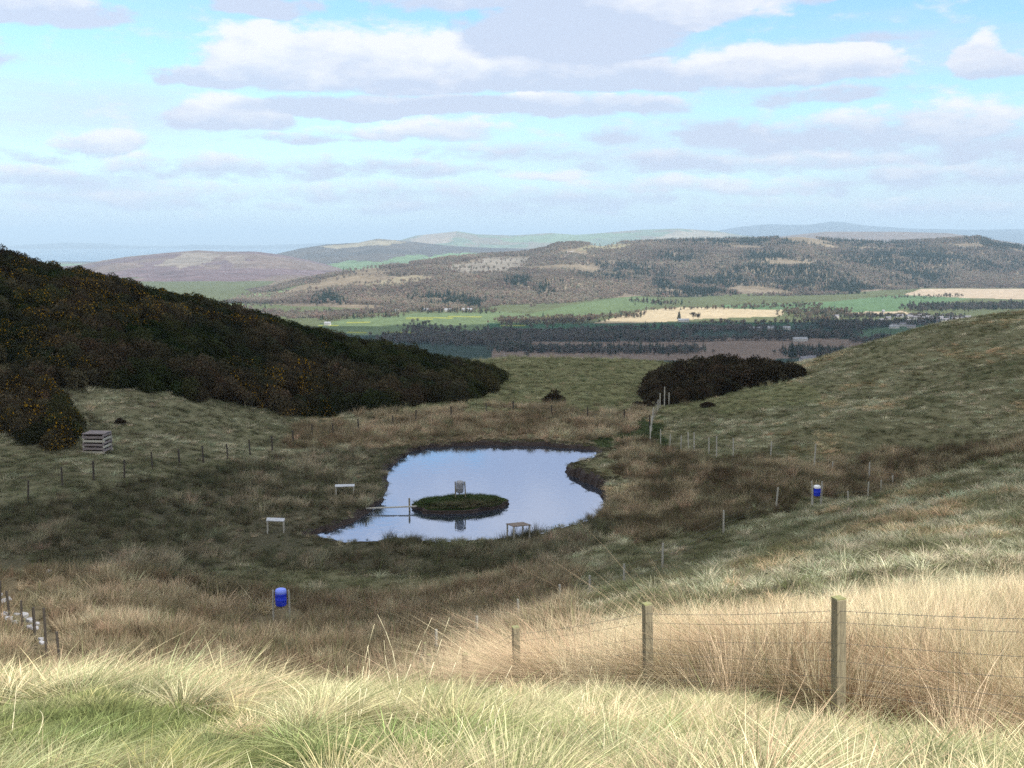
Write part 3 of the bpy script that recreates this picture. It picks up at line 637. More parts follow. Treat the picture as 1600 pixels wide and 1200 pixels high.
#          probabilities tussock, rush, low | tint dark | tint light | size
ZP = {0: (.45, .0, .55, (.16, .155, .09), (.62, .58, .41), .85), 1: (.22, .40, .38, (.11, .105, .065), (.38, .33, .23), .95), 2: (.15, .75, .10, (.24, .19, .12), (.52, .43, .29), 1.0),
      3: (.5, .03, .47, (.15, .145, .09), (.62, .58, .42), .85), 6: (.30, .05, .65, (.18, .18, .10), (.44, .42, .26), .8), 7: (.15, .75, .10, (.13, .105, .065), (.46, .38, .25), .95),
      8: (.1, .1, .8, (.03, .05, .02), (.10, .12, .06), .8), 4: (.6, .0, .4, (.4, .36, .2), (.75, .66, .4), 1.0), 5: (.0, 1, 0, (.42, .30, .16), (.66, .50, .30), 1.0)}
def mid_cover():
    xs = []; ys = []
    for (y0, y1, dens) in ((11, 30, 7.0), (30, 60, 7.5), (60, 90, 6.5), (90, 130, 5.0), (130, 160, 3.2), (160, 235, 1.6)):
        ar = (y1 * y1 - y0 * y0) * .52; n = int(ar * dens); Y = np.sqrt(rng.uniform(y0 ** 2, y1 ** 2, n)); xs.append(rng.uniform(-.52, .52, n) * Y); ys.append(Y)
    X = np.concatenate(xs); Y = np.concatenate(ys); Z = ground_z(X, Y, False)
    k = ok_side(X, Y, Z, 240); X, Y, Z = X[k], Y[k], Z[k]
    d = np.full(X.shape, 99.); nb = (Y > 60) & (Y < 130) & (np.abs(X) < 34); d[nb] = polydist(X[nb], Y[nb], PONDC); zn = zones(X, Y, Z)
    k = (d > .12) & ~((Y < 32) & (zn == 5) & (Y < 24)) & ~((Y < 13.5) & (zn == 4)) & ~((Y < 17) & (zn == 2))
    # keep the gorse floor clear
    wx = np.interp(Y, [40, 44, 56, 66], [-16.5, -18.6, -25.2, -30]); k &= ~((np.abs(X - wx) < .9) & (Y > 42) & (Y < 64) & (rng.uniform(size=len(X)) < .9))
    bx, by, _ = onground(440, 968, 50, 62); k &= ~((np.hypot((X - bx) / 1.5, (Y - by + 2.2) / 4.2) < 1) & (rng.uniform(size=len(X)) < .97)); k &= ~((np.hypot((X + 15.8) / 1.2, (Y - 74.5) / 2.8) < 1) & (rng.uniform(size=len(X)) < .8))
    X, Y, Z, zn, d = X[k], Y[k], Z[k], zn[k], d[k]; n = len(X)
    pt = fbm(X / 2.2, Y / 2.2, 61, 4); pt2 = fbm(X / 9, Y / 14, 62, 3); idx = np.zeros(n, int); t = np.zeros((n, 3)); s = np.ones(n); r = rng.uniform(size=n)
    for z_, (pa, pb, pc, c0, c1, sz) in ZP.items():
        m = zn == z_
        if not m.any(): continue
        rr = r[m] + (pt2[m] - .5) * .5; kk = np.where(rr < pc, 8 + rng.integers(0, 3, m.sum()), np.where(rr < pc + pa, rng.integers(0, 4, m.sum()), 4 + rng.integers(0, 4, m.sum())))
        if pb == 0: kk = np.where(rr < pc, kk, rng.integers(0, 4, m.sum()))
        idx[m] = kk; f = np.clip((pt[m] - .5) * 3.4 + .40 + (pt2[m] - .5) * 1.6 + rng.normal(size=m.sum()) * .26, 0, 1); f = np.where(kk >= 8, f * .5, f)
        t[m] = lerp3(c0, c1, f ** 1.3); s[m] = sz
    br = (pt2 > .56) & np.isin(zn, (0, 3)) & (fbm(X / 3, Y / 3, 66) > .55); t[br] *= np.array([1.08, .92, .82])
    s = s * rng.uniform(.65, 1.3, n) * (1 + np.clip((Y - 130) / 160, 0, .6)) * np.where(zn == 1, .8 + .3 * pt, 1)
    s = np.where((d < 3) & (idx >= 4) & (idx < 8) & (Y > 88), s * .6, s)
    hz = np.where(idx >= 8, rng.uniform(.7, 1.6, n), rng.uniform(.75, 1.2, n))
    s = np.where((d < 5) & (X < -8.5) & (Y < 82), s * .5, s); s = np.where((d < 2.5) & (X > 3.5) & (Y > 90), s * .6, s)
    hz = np.where((Y > 66) & (Y < 76) & (np.abs(X + 1) < 8) & (d < 6), hz * 1.15, hz)
    rot = np.stack([rng.normal(size=n) * .15, rng.normal(size=n) * .15, rng.uniform(-1.2, 1.2, n)], 1)
    t = tints(t, n, .16)
    for nm, msk, lab, cat in (('rushes', (idx >= 4) & (idx < 8), 'brown and tan rushes filling the wet bowl round the pond', 'rushes'),
                         ('moor_grass', ~((idx >= 4) & (idx < 8)), 'pale tussocky grass over the shaded slopes and hollow', 'grass')):
        scatter(nm, mid_t + mid_r + mid_l, np.stack([X, Y, Z - .02], 1)[msk], rot[msk], np.stack([s, s, s * hz], 1)[msk], idx[msk], t[msk], kind='stuff', label=lab, cat=cat)
mid_cover()

# --- gorse
def bush_lumps(r, w, h, n=12):
    L = []
    for i in range(n):
        a = r.uniform(0, 6.28); q_ = r.uniform(0, 1) ** .5; z = h * (1 - q_ ** 2 * .75) * r.uniform(.45, .75)
        L.append((math.cos(a) * q_ * w * .36, math.sin(a) * q_ * w * .36, z, w * r.uniform(.14, .24), w * r.uniform(.14, .24), h * r.uniform(.18, .32)))
    L.append((0, 0, h * .3, w * .36, w * .36, h * .36)); return L
gorse_p = []
for i in range(6):
    r = random.Random(300 + i); gorse_p.append(proto('gorse%d' % i, leafmass(1500, bush_lumps(r, 2.2, 1.5), .085, 300 + i, .10 if i >= 4 else .0, up=.5), M_gorse))
G_LEFT = [(-250, 700), (0, 665), (110, 695), (120, 660), (95, 625), (95, 600), (180, 600), (205, 595), (250, 603), (330, 615), (400, 632), (450, 645), (500, 640), (570, 633), (620, 625), (700, 616), (765, 612), (775, 585), (700, 555), (600, 525), (500, 505), (400, 480), (250, 445), (120, 425), (60, 410), (0, 380), (-250, 250)]
G_HOLE = [(-20, 560), (40, 570), (30, 585), (-20, 590)]
G_HOLE2 = [(168, 575), (190, 572), (196, 590), (160, 590)]
G_RIGHT = [(1015, 582), (1050, 572), (1120, 562), (1190, 568), (1255, 580), (1262, 600), (1200, 612), (1130, 625), (1050, 640), (1030, 630), (1015, 600)]
def gorse():
    n = 16000; Y = np.sqrt(rng.uniform(80 ** 2, 172 ** 2, n)); X = rng.uniform(-.52, .02, n) * Y; Z = ground_z(X, Y, False)
    u, v = proj(X, Y, Z + .5); u2 = u + (fbm(X / 4, Y / 4, 71) - .5) * 50; v2 = v + (fbm(X / 4, Y / 4, 72) - .5) * 20
    k = inpoly(u2, v2, G_LEFT) & ~inpoly(u, v, G_HOLE) & ~inpoly(u, v, G_HOLE2); k |= (Y > 128) & (Y < 162) & (u < 770) & (v < 590) & inpoly(u, v + 12, G_LEFT)
    X, Y, Z, u, v = X[k], Y[k], Z[k], u[k], v[k]; n = len(X)
    fl = (u < 520) & (fbm(X / 7, Y / 9, 73, 3) > .52) & (v > 420); idx = np.where(fl & (rng.uniform(size=n) < .5), 4 + rng.integers(0, 2, n), rng.integers(0, 4, n))
    c = fbm(X / 5, Y / 5, 74, 3); c2 = fbm(X / 9, Y / 9, 79, 2); t = tints(lerp3((.024, .030, .014), (.066, .052, .032), np.clip((c - .3) * 2.5, 0, 1)), n, .3); t[c2 > .55] *= np.array([.75, .95, .7])
    s = rng.uniform(.45, 1.3, n) * (.55 + .95 * c)
    scatter('gorse_thicket', gorse_p, np.stack([X, Y, Z - .1], 1), np.stack([0 * X, 0 * X, rng.uniform(0, 6.28, n)], 1), np.stack([s, s, s * rng.uniform(.8, 1.3, n)], 1), idx, t,
            kind='stuff', label='dark gorse thicket with orange flowers covering the left hillside', cat='gorse')
    n = 1900; uu = rng.uniform(1020, 1260, n); Y = rng.uniform(np.interp(uu, [1014, 1040, 1100, 1160], [136, 130, 134, 143]), 166); X = (uu - 800) / FPX * Y * 1.003; Z = ground_z(X, Y, False)
    vt = np.interp(uu, [1012, 1030, 1060, 1100, 1150, 1190, 1225, 1250, 1262], [588, 577, 567, 559, 558, 563, 567, 573, 580]) + (fbm(uu / 9, Y / 6, 77, 3) - .5) * 24 - 2 + np.abs(rng.normal(size=n)) * 5
    zt = np.array([at(a_, b_, c_)[2] for a_, b_, c_ in zip(uu, vt, Y)]); s = np.minimum((zt - Z) / 1.45, np.interp(Y, [135, 150], [1.1, 2.4]))
    k = s > .3; X, Y, Z, s = X[k], Y[k], Z[k], np.minimum(s[k], 2.4) * rng.uniform(.62, 1.08, k.sum()); n = len(X); t = tints((.040, .032, .020), n, .35)
    scatter('gorse_clump', gorse_p, np.stack([X, Y, Z - .1], 1), np.stack([0 * X, 0 * X, rng.uniform(0, 6.28, n)], 1), np.stack([s, s, s * 1.1], 1), rng.integers(0, 4, n), t,
            kind='stuff', label='dark brown gorse clump behind the right hill on the valley edge', cat='gorse')
gorse()
def mat_bush(name, c1, c2):
    m, n = mat_new(name); v = n.n('ShaderNodeAttribute', attribute_type='GEOMETRY', attribute_name='bv'); d = n.n('ShaderNodeBsdfDiffuse')
    n.l(n.mix(v.outputs['Fac'], (*c1, 1), (*c2, 1)), d.inputs[0]); out(n, d.outputs[0]); return m
M_bush = mat_bush('dark_bush_leaf', (.022, .018, .012), (.06, .045, .03)); M_stem = mat_plain('bush_stem', (.06, .045, .03), (.10, .08, .06), 5, .9)
M_conif = mat_bush('dark_conifer', (.012, .022, .014), (.04, .06, .03)); M_bare = mat_bush('bare_twig_crown', (.08, .065, .05), (.16, .13, .10))
def bush(u, v, Ya, Yb, wpx, h, label, seed, name='gorse_bush', mat=None):
    x, y, z = onground(u, v, Ya, Yb); wd = wpx / FPX * y; r = random.Random(seed); o = empty(name, (x, y, z - .05), r.uniform(0, 6), label=label, cat='bush')
    V, T, bv, g = leafmass(int(2200), bush_lumps(r, wd, h, 10), .09 * max(.7, wd / 2), seed, up=.5)
    link('foliage', npmesh('foliage', V, T, mat or M_bush, {'bv': bv}), o)
    mb = MB()
    for k in range(5):
        a = k * 1.3 + r.uniform(0, .5); mb.bar((0, 0, -.1), (math.cos(a) * wd * .25, math.sin(a) * wd * .25, h * .55), .035, .012, 5)
    mb.build('stem', M_stem, o)
bush(866, 632, 125, 160, 38, 2.0, 'round dark gorse bush standing alone on the saddle beyond the pond', 401)
bush(776, 586, 140, 175, 32, 1.3, 'small dark gorse bush just past the lower tip of the big thicket', 402)
bush(1005, 636, 120, 150, 34, 1.0, 'low dark bush left of the gorse clump near the pale fence', 403)
bush(187, 664, 85, 120, 18, .9, 'small dark twiggy bush on the pale slope above the stacked timber', 404)
bush(1105, 637, 110, 140, 26, .8, 'low dark heather patch near the foot of the right hill crest', 405)

# ------------------------------------------------------------------ fences
def square_post(par, x, y, h, wd, mat, cap=None, tilt=(0, 0), rz=0, dz=-.3):
    z = gz(x, y); mb = MB().box((x - 0, y, z + (h + dz) / 2), (wd, wd, h - dz), (tilt[0], tilt[1], rz)); o = mb.build('post', mat, par, bevel=.006)
    if cap:
        mb = MB(); r = random.Random(int(x * 100)); dx = math.sin(tilt[1]) * (h - dz) / 2; dy = -math.sin(tilt[0]) * (h - dz) / 2
        mb.box((x + dx, y + dy, z + h + .004), (wd * .98, wd * .98, .012), (tilt[0], tilt[1], rz)); mb.build('moss_cap', cap, o)
    return z
# near stock fence
nf = empty('wire_fence', (2.7, 9.5, gz(2.7, 9.5)), label='near wire stock fence with square mossy posts running down from the right foreground', cat='fence')
def local(par, mb_or_pts): pass
class Rel:
    """build parts in world coordinates and hang them on their thing without moving them"""
    @staticmethod
    def fix(par):
        for c in par.children: c.location = -par.location if c.type == 'MESH' and c.location.length == 0 else c.location
NP = [(4.45, 6.9, 1.2), (2.84, 9.5, 1.17), (1.53, 12.3, 1.17), (.07, 15.5, 1.12), (-.86, 20.0, 1.12), (-1.9, 25, 1.1), (-2.6, 31, 1.1), (-2.9, 36.5, 1.1)]
tops = []
for i, (x, y, h) in enumerate(NP):
    d = at(800, 600, 1)
    if i in (1, 2, 3, 4):   # top height read from the photo
        v = {1: 935, 2: 944, 3: 980, 4: 1022}[i]; zt = at(800, v, y)[2]; h = zt - gz(x, y)
    square_post(nf, x, y, h, .094 if i < 5 else .09, M_wood, M_moss, tilt=(0, {1: -.035, 2: -.03, 3: -.03}.get(i, 0)), rz=.30)
    tops.append(Vector((x - .06, y, gz(x, y) + h)))
for k, dz in enumerate((-.11, -.21, -.395, -.555, -.70, -.83)):
    pts = []
    for a, b in zip(tops[:-1], tops[1:]):
        for s in range(6):
            t = s / 6; p = a + (b - a) * t; pts.append(Vector((p.x, p.y, p.z + dz * (1 if dz < -.15 else 1) - .05 * math.sin(math.pi * t) * .5)))
    mb = MB().tube(pts, .0021 if k else .0026, 4)
    if k == 0:
        for a, b in zip(pts[:-1], pts[1:]):
            for s in range(6):
                p = a + (b - a) * (s / 6)
                if p.y < 16: mb.bar(p + Vector((-.012, 0, -.018)), p + Vector((.012, 0, .018)), .0012, .0012, 3)
    mb.build('barbed_wire' if k == 0 else 'wire', M_wire, nf)
mz = []
for a, b in zip(tops[:-4], tops[1:-3]):
    n = 17
    for s in range(n):
        p = a + (b - a) * (s / n); e = [p + Vector((0, 0, -.22)), p + Vector((.01, 0, -.83))]; mz += e if len(mz) % 4 == 0 else e[::-1]
mb = MB().path(mz, .0012, 4)
mb.build('netting', M_wire, nf); Rel.fix(nf)

def far_fence(name, label, pts, mat, h=1.1, wd=.075, wires=(.25, .6, .95), wm=None, mesh=False, cat='fence'):
    """pts: (u, v of post foot, distance[, height])"""
    W_ = []
    for p in pts:
        x, y, _ = at(p[0], p[1], p[2]); hh = p[3] if len(p) > 3 else h; W_.append((x, y, gz(x, y), hh))
    o = empty(name, (W_[0][0], W_[0][1], W_[0][2]), label=label, cat=cat); r = random.Random(len(pts))
    for (x, y, z, hh) in W_:
        MB().box((x, y, z + hh / 2 - .1), (wd, wd, hh + .2), (r.uniform(-.05, .05), r.uniform(-.06, .06), r.uniform(0, 1))).build('post', mat, o)
    for k in wires:
        MB().tube([Vector((x, y, z + k)) for x, y, z, _ in W_], .004 if not mesh else .006, 3).build('wire', wm or M_wire, o)
    if mesh:
        mz = []
        for (a, b) in zip(W_[:-1], W_[1:]):
            n = 14
            for s in range(n):
                t = s / n; x = a[0] + (b[0] - a[0]) * t; y = a[1] + (b[1] - a[1]) * t; z = a[2] + (b[2] - a[2]) * t
                e = [(x, y, z + .05), (x, y, z + 1.0)]; mz += e if len(mz) % 4 == 0 else e[::-1]
        mb = MB().path(mz, .006, 4)
        mb.build('netting', wm or M_wire, o)
    Rel.fix(o); return o
far_fence('post_fence', 'wire fence of thin grey posts along the foot of the front right slope', [(682, 1040, 40, 1.3), (745, 1020, 41, 1.2), (810, 985, 44, 1.3), (875, 955, 48, 1.25), (921, 942, 50, 1.2), (975, 915, 53, 1.1), (1035, 892, 56, 1.35), (1130, 842, 63, 1.4), (1213, 806, 70, 1.55), (1269, 790, 75, 1.9)], M_greypost)
far_fence('post_fence', 'short wire fence right of the far blue barrel at the reed edge', [(1283, 778, 77, 1.7), (1325, 784, 78, 1.0), (1356, 778, 80, 1.6), (1376, 772, 82, 1.35), (1430, 758, 80, 1.0), (1471, 742, 78, 1.0)], M_greypost)
far_fence('post_fence', 'line of dark posts along the left slope and round behind the pond',
          [(-60, 800, 69), (-5, 795, 72), (45, 785, 74), (98, 770, 77), (147, 760, 79), (195, 752, 81), (238, 735, 85), (280, 722, 89), (317, 712, 92), (355, 706, 95), (390, 698, 98), (425, 692, 101), (458, 688, 104), (488, 684, 108), (520, 677, 112), (560, 670, 115), (614, 668, 118),
           (650, 668, 120), (705, 668, 121), (760, 667, 122), (802, 667, 122), (862, 667, 122), (918, 666, 122), (975, 664, 121), (1015, 668, 116)], M_dpost, h=1.4, wd=.105)
far_fence('pale_fence', 'pale grey netting fence climbing beside the right hill to three tall posts', [(1016, 684, 108, 1.5), (1018, 668, 114, 1.5), (1020, 655, 120, 1.5), (1028, 645, 126, 1.4)], M_greypost, wires=(.3, .7, 1.1, 1.4), mesh=True, wm=M_greypost)
for u, v, Y, h, lab in ((1031, 641, 128, 1.7, 'leftmost of three tall pale posts at the foot of the gorse clump'), (1038, 640, 129, 2.2, 'tallest middle one of three pale posts at the foot of the gorse clump'), (1045, 639, 130, 1.5, 'rightmost fainter one of three pale posts below the gorse clump')):
    x, y, _ = at(u, v, Y); z = gz(x, y); o = empty('marker_post', (x, y, z), label=lab, cat='post', group='tall pale posts below the gorse clump')
    MB().box((0, 0, h / 2 - .1), (.10, .10, h + .2)).build('shaft', M_greypost, o); MB().box((0, 0, h + .02), (.12, .12, .04)).build('cap', M_greypost, o)
far_fence('post_fence', 'straggling fence of pale leaning posts along the foot of the right hill', [(1016, 686, 107, 1.5), (1032, 692, 106, 1.5), (1047, 698, 104, 1.3), (1064, 706, 101, 1.3), (1075, 714, 100, 1.6), (1084, 718, 99, 1.6), (1107, 728, 96, 1.4), (1119, 730, 94, 1.8), (1145, 732, 93, 1.6), (1204, 732, 92, 1.3), (1272, 748, 88, 2.1), (1300, 745, 88, .9), (1358, 740, 86, 1.5), (1395, 742, 84, .9)], M_greypost, wires=(.5, 1.0))
for u, v, h in ((355, 655, 1.5), (365, 655, 1.5), (383, 640, .9)):
    x, y, z = onground(u, v, 95, 130); o = empty('thin_stake', (x, y, z), label={355: 'left one of a pair of thin pale stakes on the upper left slope', 365: 'right one of a pair of thin pale stakes on the upper left slope', 383: 'short thin stake just below the gorse on the left slope'}[u], cat='stake')
    MB().bar((0, 0, -.2), (0, 0, h), .03, .025, 6).build('shaft', M_wood, o)

# ------------------------------------------------------------------ things round the pond
def barrel_feeder(loc, label, bodym, lidm, h_post, zc, lean=0, s=1.0, name='barrel_feeder', rails=True, seed=0, hs=(1., 1.), tip=0.0, span=.40):
    o = empty(name, loc, label=label, cat='feeder')
    for sx, k in ((-1, hs[0]), (1, hs[1])):
        MB().bar((sx * (span + .02), .02 * sx, -.3), (sx * span + lean, 0, h_post * k), .05, .045, 8).build('post', M_wood if bodym is M_grey else M_greypost, o)
    MB().bar((-span, .02, zc + .18), (span, .02, zc + .18), .025, .025, 6).build('crossbar', M_wood, o)
    prof = [(.20, -.45), (.26, -.42), (.285, -.36), (.285, -.12), (.295, -.10), (.285, -.08), (.285, .16), (.295, .18), (.285, .20), (.28, .34), (.24, .42), (.15, .45)]
    b = MB().lathe([(r * s, z * s) for r, z in prof], (0, 0, 0), 24).build('barrel', bodym, o, smooth=True); b.location = (lean, -.02, zc); b.rotation_euler = (tip, tip * .7, 0)
    MB().lathe([(.282 * s, .22 * s), (.292 * s, .24 * s), (.29 * s, .34 * s), (.25 * s, .435 * s), (.16 * s, .465 * s)], (0, 0, 0), 24).build('lid', lidm, b, smooth=True)
    MB().bar((0, 0, -.45 * s), (0, 0, -.62 * s), .04, .03, 8).build('spout', M_board, b)
    return o
x, y, z = onground(440, 968, 50, 62)
barrel_feeder((x, y, z), 'blue plastic barrel feeder on two grey posts among tan rushes in front of the pond', M_blue, M_bluelid, 1.55, 1.17, hs=(1, 1))
x, y, _ = at(1276, 782, 76); z = gz(x, y)
barrel_feeder((x, y, z), 'blue plastic barrel with white lid hung between fence posts at far right of the pond', M_blue, M_whitelid, 1.9, 1.25, s=.82, hs=(.85, 1), span=.32)

# island
def island():
    a = onplane(643, 804, WZ); b = onplane(790, 793, WZ); c = Vector(((a[0] + b[0]) / 2, (a[1] + b[1]) / 2 + 1.3, WZ)); ang = math.atan2(b[1] - a[1], b[0] - a[0]) * .8
    L = math.dist(a, b) / 2 - .05; Wd = 2.0; N = 90; rows = []
    for f, z in ((1.02, -.6), (1.0, -.02), (.97, .18), (.985, .30), (.93, .42), (.80, .50), (.55, .60), (.25, .66)):
        r_ = []
        for i in range(N):
            t = 2 * math.pi * i / N; k = f * (1 + .07 * math.sin(3 * t + 1) + .04 * math.sin(7 * t) + .03 * math.sin(13 * t + 2)); zz = z + (.05 * math.sin(9 * t) + .05 * math.sin(5 * t + f * 9)) * (z > 0)
            ct, st_ = math.cos(t), math.sin(t); ex = abs(ct) ** .8 * (1 if ct > 0 else -1); ey = abs(st_) ** .9 * (1 if st_ > 0 else -1)
            r_.append((ex * L * k, ey * Wd * k, zz * (.8 + .2 * st_)))
        rows.append(r_)
    V = [p for r_ in rows for p in r_]; Fc = []; fm = []
    for r_ in range(len(rows) - 1):
        for i in range(N): j = (i + 1) % N; Fc.append((r_ * N + i, r_ * N + j, (r_ + 1) * N + j, (r_ + 1) * N + i)); fm.append(0 if r_ < 4 else 1)
    me = bpy.data.meshes.new('island'); me.from_pydata(V, [], Fc + [tuple(range((len(rows) - 1) * N, len(rows) * N))]); me.materials.append(M_peat); me.materials.append(M_ground)
    me.polygons.foreach_set('material_index', np.array(fm + [1], np.int32)); at_ = me.attributes.new('col', 'FLOAT_COLOR', 'POINT'); at_.data.foreach_set('color', np.tile([.03, .05, .018, 1.], len(V)))
    o = link('island', me, kind='structure', label='low grassy island with dark earth sides'); o.location = c; o.rotation_euler = (0, 0, ang)
    n = 700; t = rng.uniform(0, 6.28, n); k = np.sqrt(rng.uniform(size=n)) * .95; lx = np.cos(t) * L * k; ly = np.sin(t) * Wd * k; z = np.where(k > .8, .36, .5 + .1 * (1 - k))
    X = c.x + lx * math.cos(ang) - ly * math.sin(ang); Y = c.y + lx * math.sin(ang) + ly * math.cos(ang)
    front = sstep(-.2, -.7, ly / Wd); tt = tints(lerp3((.035, .065, .022), (.15, .13, .085), np.clip(front + rng.normal(size=n) * .2, 0, 1)), n, .2); s = rng.uniform(.5, .9, n)
    scatter('island_grass', mid_l + mid_t, np.stack([X, Y, WZ + z], 1), np.stack([0 * X, 0 * X, rng.uniform(0, 6, n)], 1), np.stack([s, s, s], 1), np.where(rng.uniform(size=n) < .75, rng.integers(0, 3, n), 3 + rng.integers(0, 4, n)), tt, kind='stuff', label='short green grass on top of the island', cat='grass')
    return c, ang
IC, IA = island()
x, y, _ = at(720, 774, IC.y + .35)
barrel_feeder((x, y, WZ + .5), 'dark grey barrel on two leaning posts standing on the island', M_grey, M_grey, 1.38, .98, lean=-.06, s=1.0, tip=.06, span=.36)
pb = onplane(572, 800, WZ); pc = onplane(640, 798, WZ)
o = empty('water_rail', (pb[0], pb[1], WZ), label='two posts with one horizontal rail standing in the water between bank and island', cat='rail')
for p, hh in ((pb, 1.05), (pc, .95)):
    MB().box((p[0] - pb[0], p[1] - pb[1], hh / 2 - .4), (.11, .11, hh + .8), (0, -.02, .3)).build('post', M_wood, o)
MB().bar((-.25, -.08, .28), (pc[0] - pb[0] + .55, pc[1] - pb[1] - .08, .36), .065, .06, 8).build('rail', M_greypost, o)
def shelter(u, v, Y0, Y1, wd, dp, h, rz, pitch, mat, label, water=False, roll=0):
    x, y, z = onground(u, v, Y0, Y1)
    o = empty('low_shelter', (x, y, z), rz, label=label, cat='shelter', group='low flat-topped duck shelters round the pond')
    MB().box((0, 0, h), (wd, dp, .045), (pitch, roll, 0)).build('roof', mat, o)
    for sx in (-1, 1):
        for sy in (-1, 1):
            hh = h + sy * dp * .42 * math.tan(pitch) - sx * wd * .45 * math.tan(roll)
            MB().box((sx * wd * .45, sy * dp * .42, hh / 2 - .14), (.08, .08, hh + .23)).build('leg', M_greypost, o)
    return o
shelter(539, 773, 80, 95, 1.5, .8, .72, .12, .0, M_sheet, 'white topped low shelter on the grassy bank left of the pond')
shelter(431, 831, 70, 84, 1.2, .75, .85, .15, .04, M_sheet, 'white topped low shelter nearest the left corner of the pond', roll=.07)
shelter(810, 842, 70, 78, 1.35, 1.0, .98, .55, -.02, M_board, 'brown topped low shelter among the reeds at the front shore', roll=.05)

# slatted timber pen
x, y, z = onground(153, 707, 82, 96)
o = empty('timber_stack', (x, y, z), -.06, label='square stack of weathered grey boards on the left grass slope', cat='timber stack')
r = random.Random(8)
MB().box((0, 0, .75), (1.3, 1.1, 1.4)).build('gap_shade_core', M_peat, o)  # dark box added inside, standing in for the shade between the boards
for k in range(5):
    zz = .12 + k * .30
    for s in (-1, 1):
        MB().box((r.uniform(-.04, .04), s * .72, zz), (1.75, .09, .17), (r.uniform(-.03, .03), 0, r.uniform(-.02, .02))).build('board', M_plank if k % 3 else M_greypost, o)
        MB().box((s * .80, r.uniform(-.04, .04), zz + .14), (.09, 1.6, .16), (0, r.uniform(-.03, .03), r.uniform(-.02, .02))).build('board', M_greypost if k % 2 else M_plank, o)
for k in range(6): MB().box((0, -.62 + k * .25, 1.6 + .01 * (k % 2)), (1.8, .2, .05), (0, r.uniform(-.02, .02), r.uniform(-.03, .03))).build('lid_board', M_plank, o)

# tumbled stones of a wall, far left, each its own thing
STN = [(3, 942, .55), (14, 938, .35), (8, 962, .5), (14, 968, .45), (24, 973, .4), (38, 963, .5), (47, 971, .5), (54, 983, .45), (58, 976, .3), (46, 980, .35), (26, 962, .3), (65, 1006, .3), (150, 932, .4), (158, 929, .35), (76, 894, .35), (64, 1000, .3), (0, 930, .45), (13, 935, .3)]
desc = ['largest pale block at the photo edge in the tumbled wall', 'small pale stone behind the edge block', 'flat white slab low in the wall', 'pale slab just right of the flat white slab', 'pale wedge stone under the slabs', 'bright upper block in the right group of wall stones', 'bright middle block in the right group of wall stones', 'bright lowest block in the right group of wall stones', 'small pale chip above the lowest right block', 'dull narrow stone below the middle right block', 'small grey stone between the two groups of wall stones', 'small stone at the bottom end of the wall by the ditch', 'flat grey stone in the dark moor right of the wall', 'small stone touching the flat grey stone in the moor', 'grey stone lying in the dark hollow above the wall', 'small dull stone just above the bottom end of the wall', 'pale stone at the top of the wall on the photo edge', 'small lilac-grey stone near the top of the wall']
for i, (u, v, s) in enumerate(STN):
    x, y, z = onground(u, v, 40, 66, .3); r = random.Random(i + 60); import bmesh
    bm = bmesh.new(); bmesh.ops.create_icosphere(bm, subdivisions=2, radius=.5)
    for vt in bm.verts:
        vt.co.x = max(-.38, min(.38, vt.co.x)); vt.co.z = max(-.3, min(.28, vt.co.z)); vt.co.y = max(-.36, min(.36, vt.co.y)); vt.co += Vector((r.uniform(-.04, .04), r.uniform(-.04, .04), r.uniform(-.04, .04)))
    me = bpy.data.meshes.new('stone'); bm.to_mesh(me); bm.free(); me.materials.append(M_stone)
    o = link('stone', me, label=desc[i], cat='stone', group='tumbled drystone wall stones'); o.location = (x, y, z + .3 + s * .1); o.scale = (s * .95, s * .75, s * .55); o.rotation_euler = (r.uniform(-.3, .3), r.uniform(-.3, .3), r.uniform(0, 3))
for (x_, lab) in ((9, 0),): pass
far_fence('post_fence', 'thin dark posts and wire beside the tumbled wall at far left', [(2, 960, 52, 1.6), (15, 975, 50, 1.5), (35, 990, 48, 1.5), (55, 1000, 46, 1.5), (72, 1012, 44, 2.0), (92, 1030, 42, 1.5)], M_dpost, wd=.09)

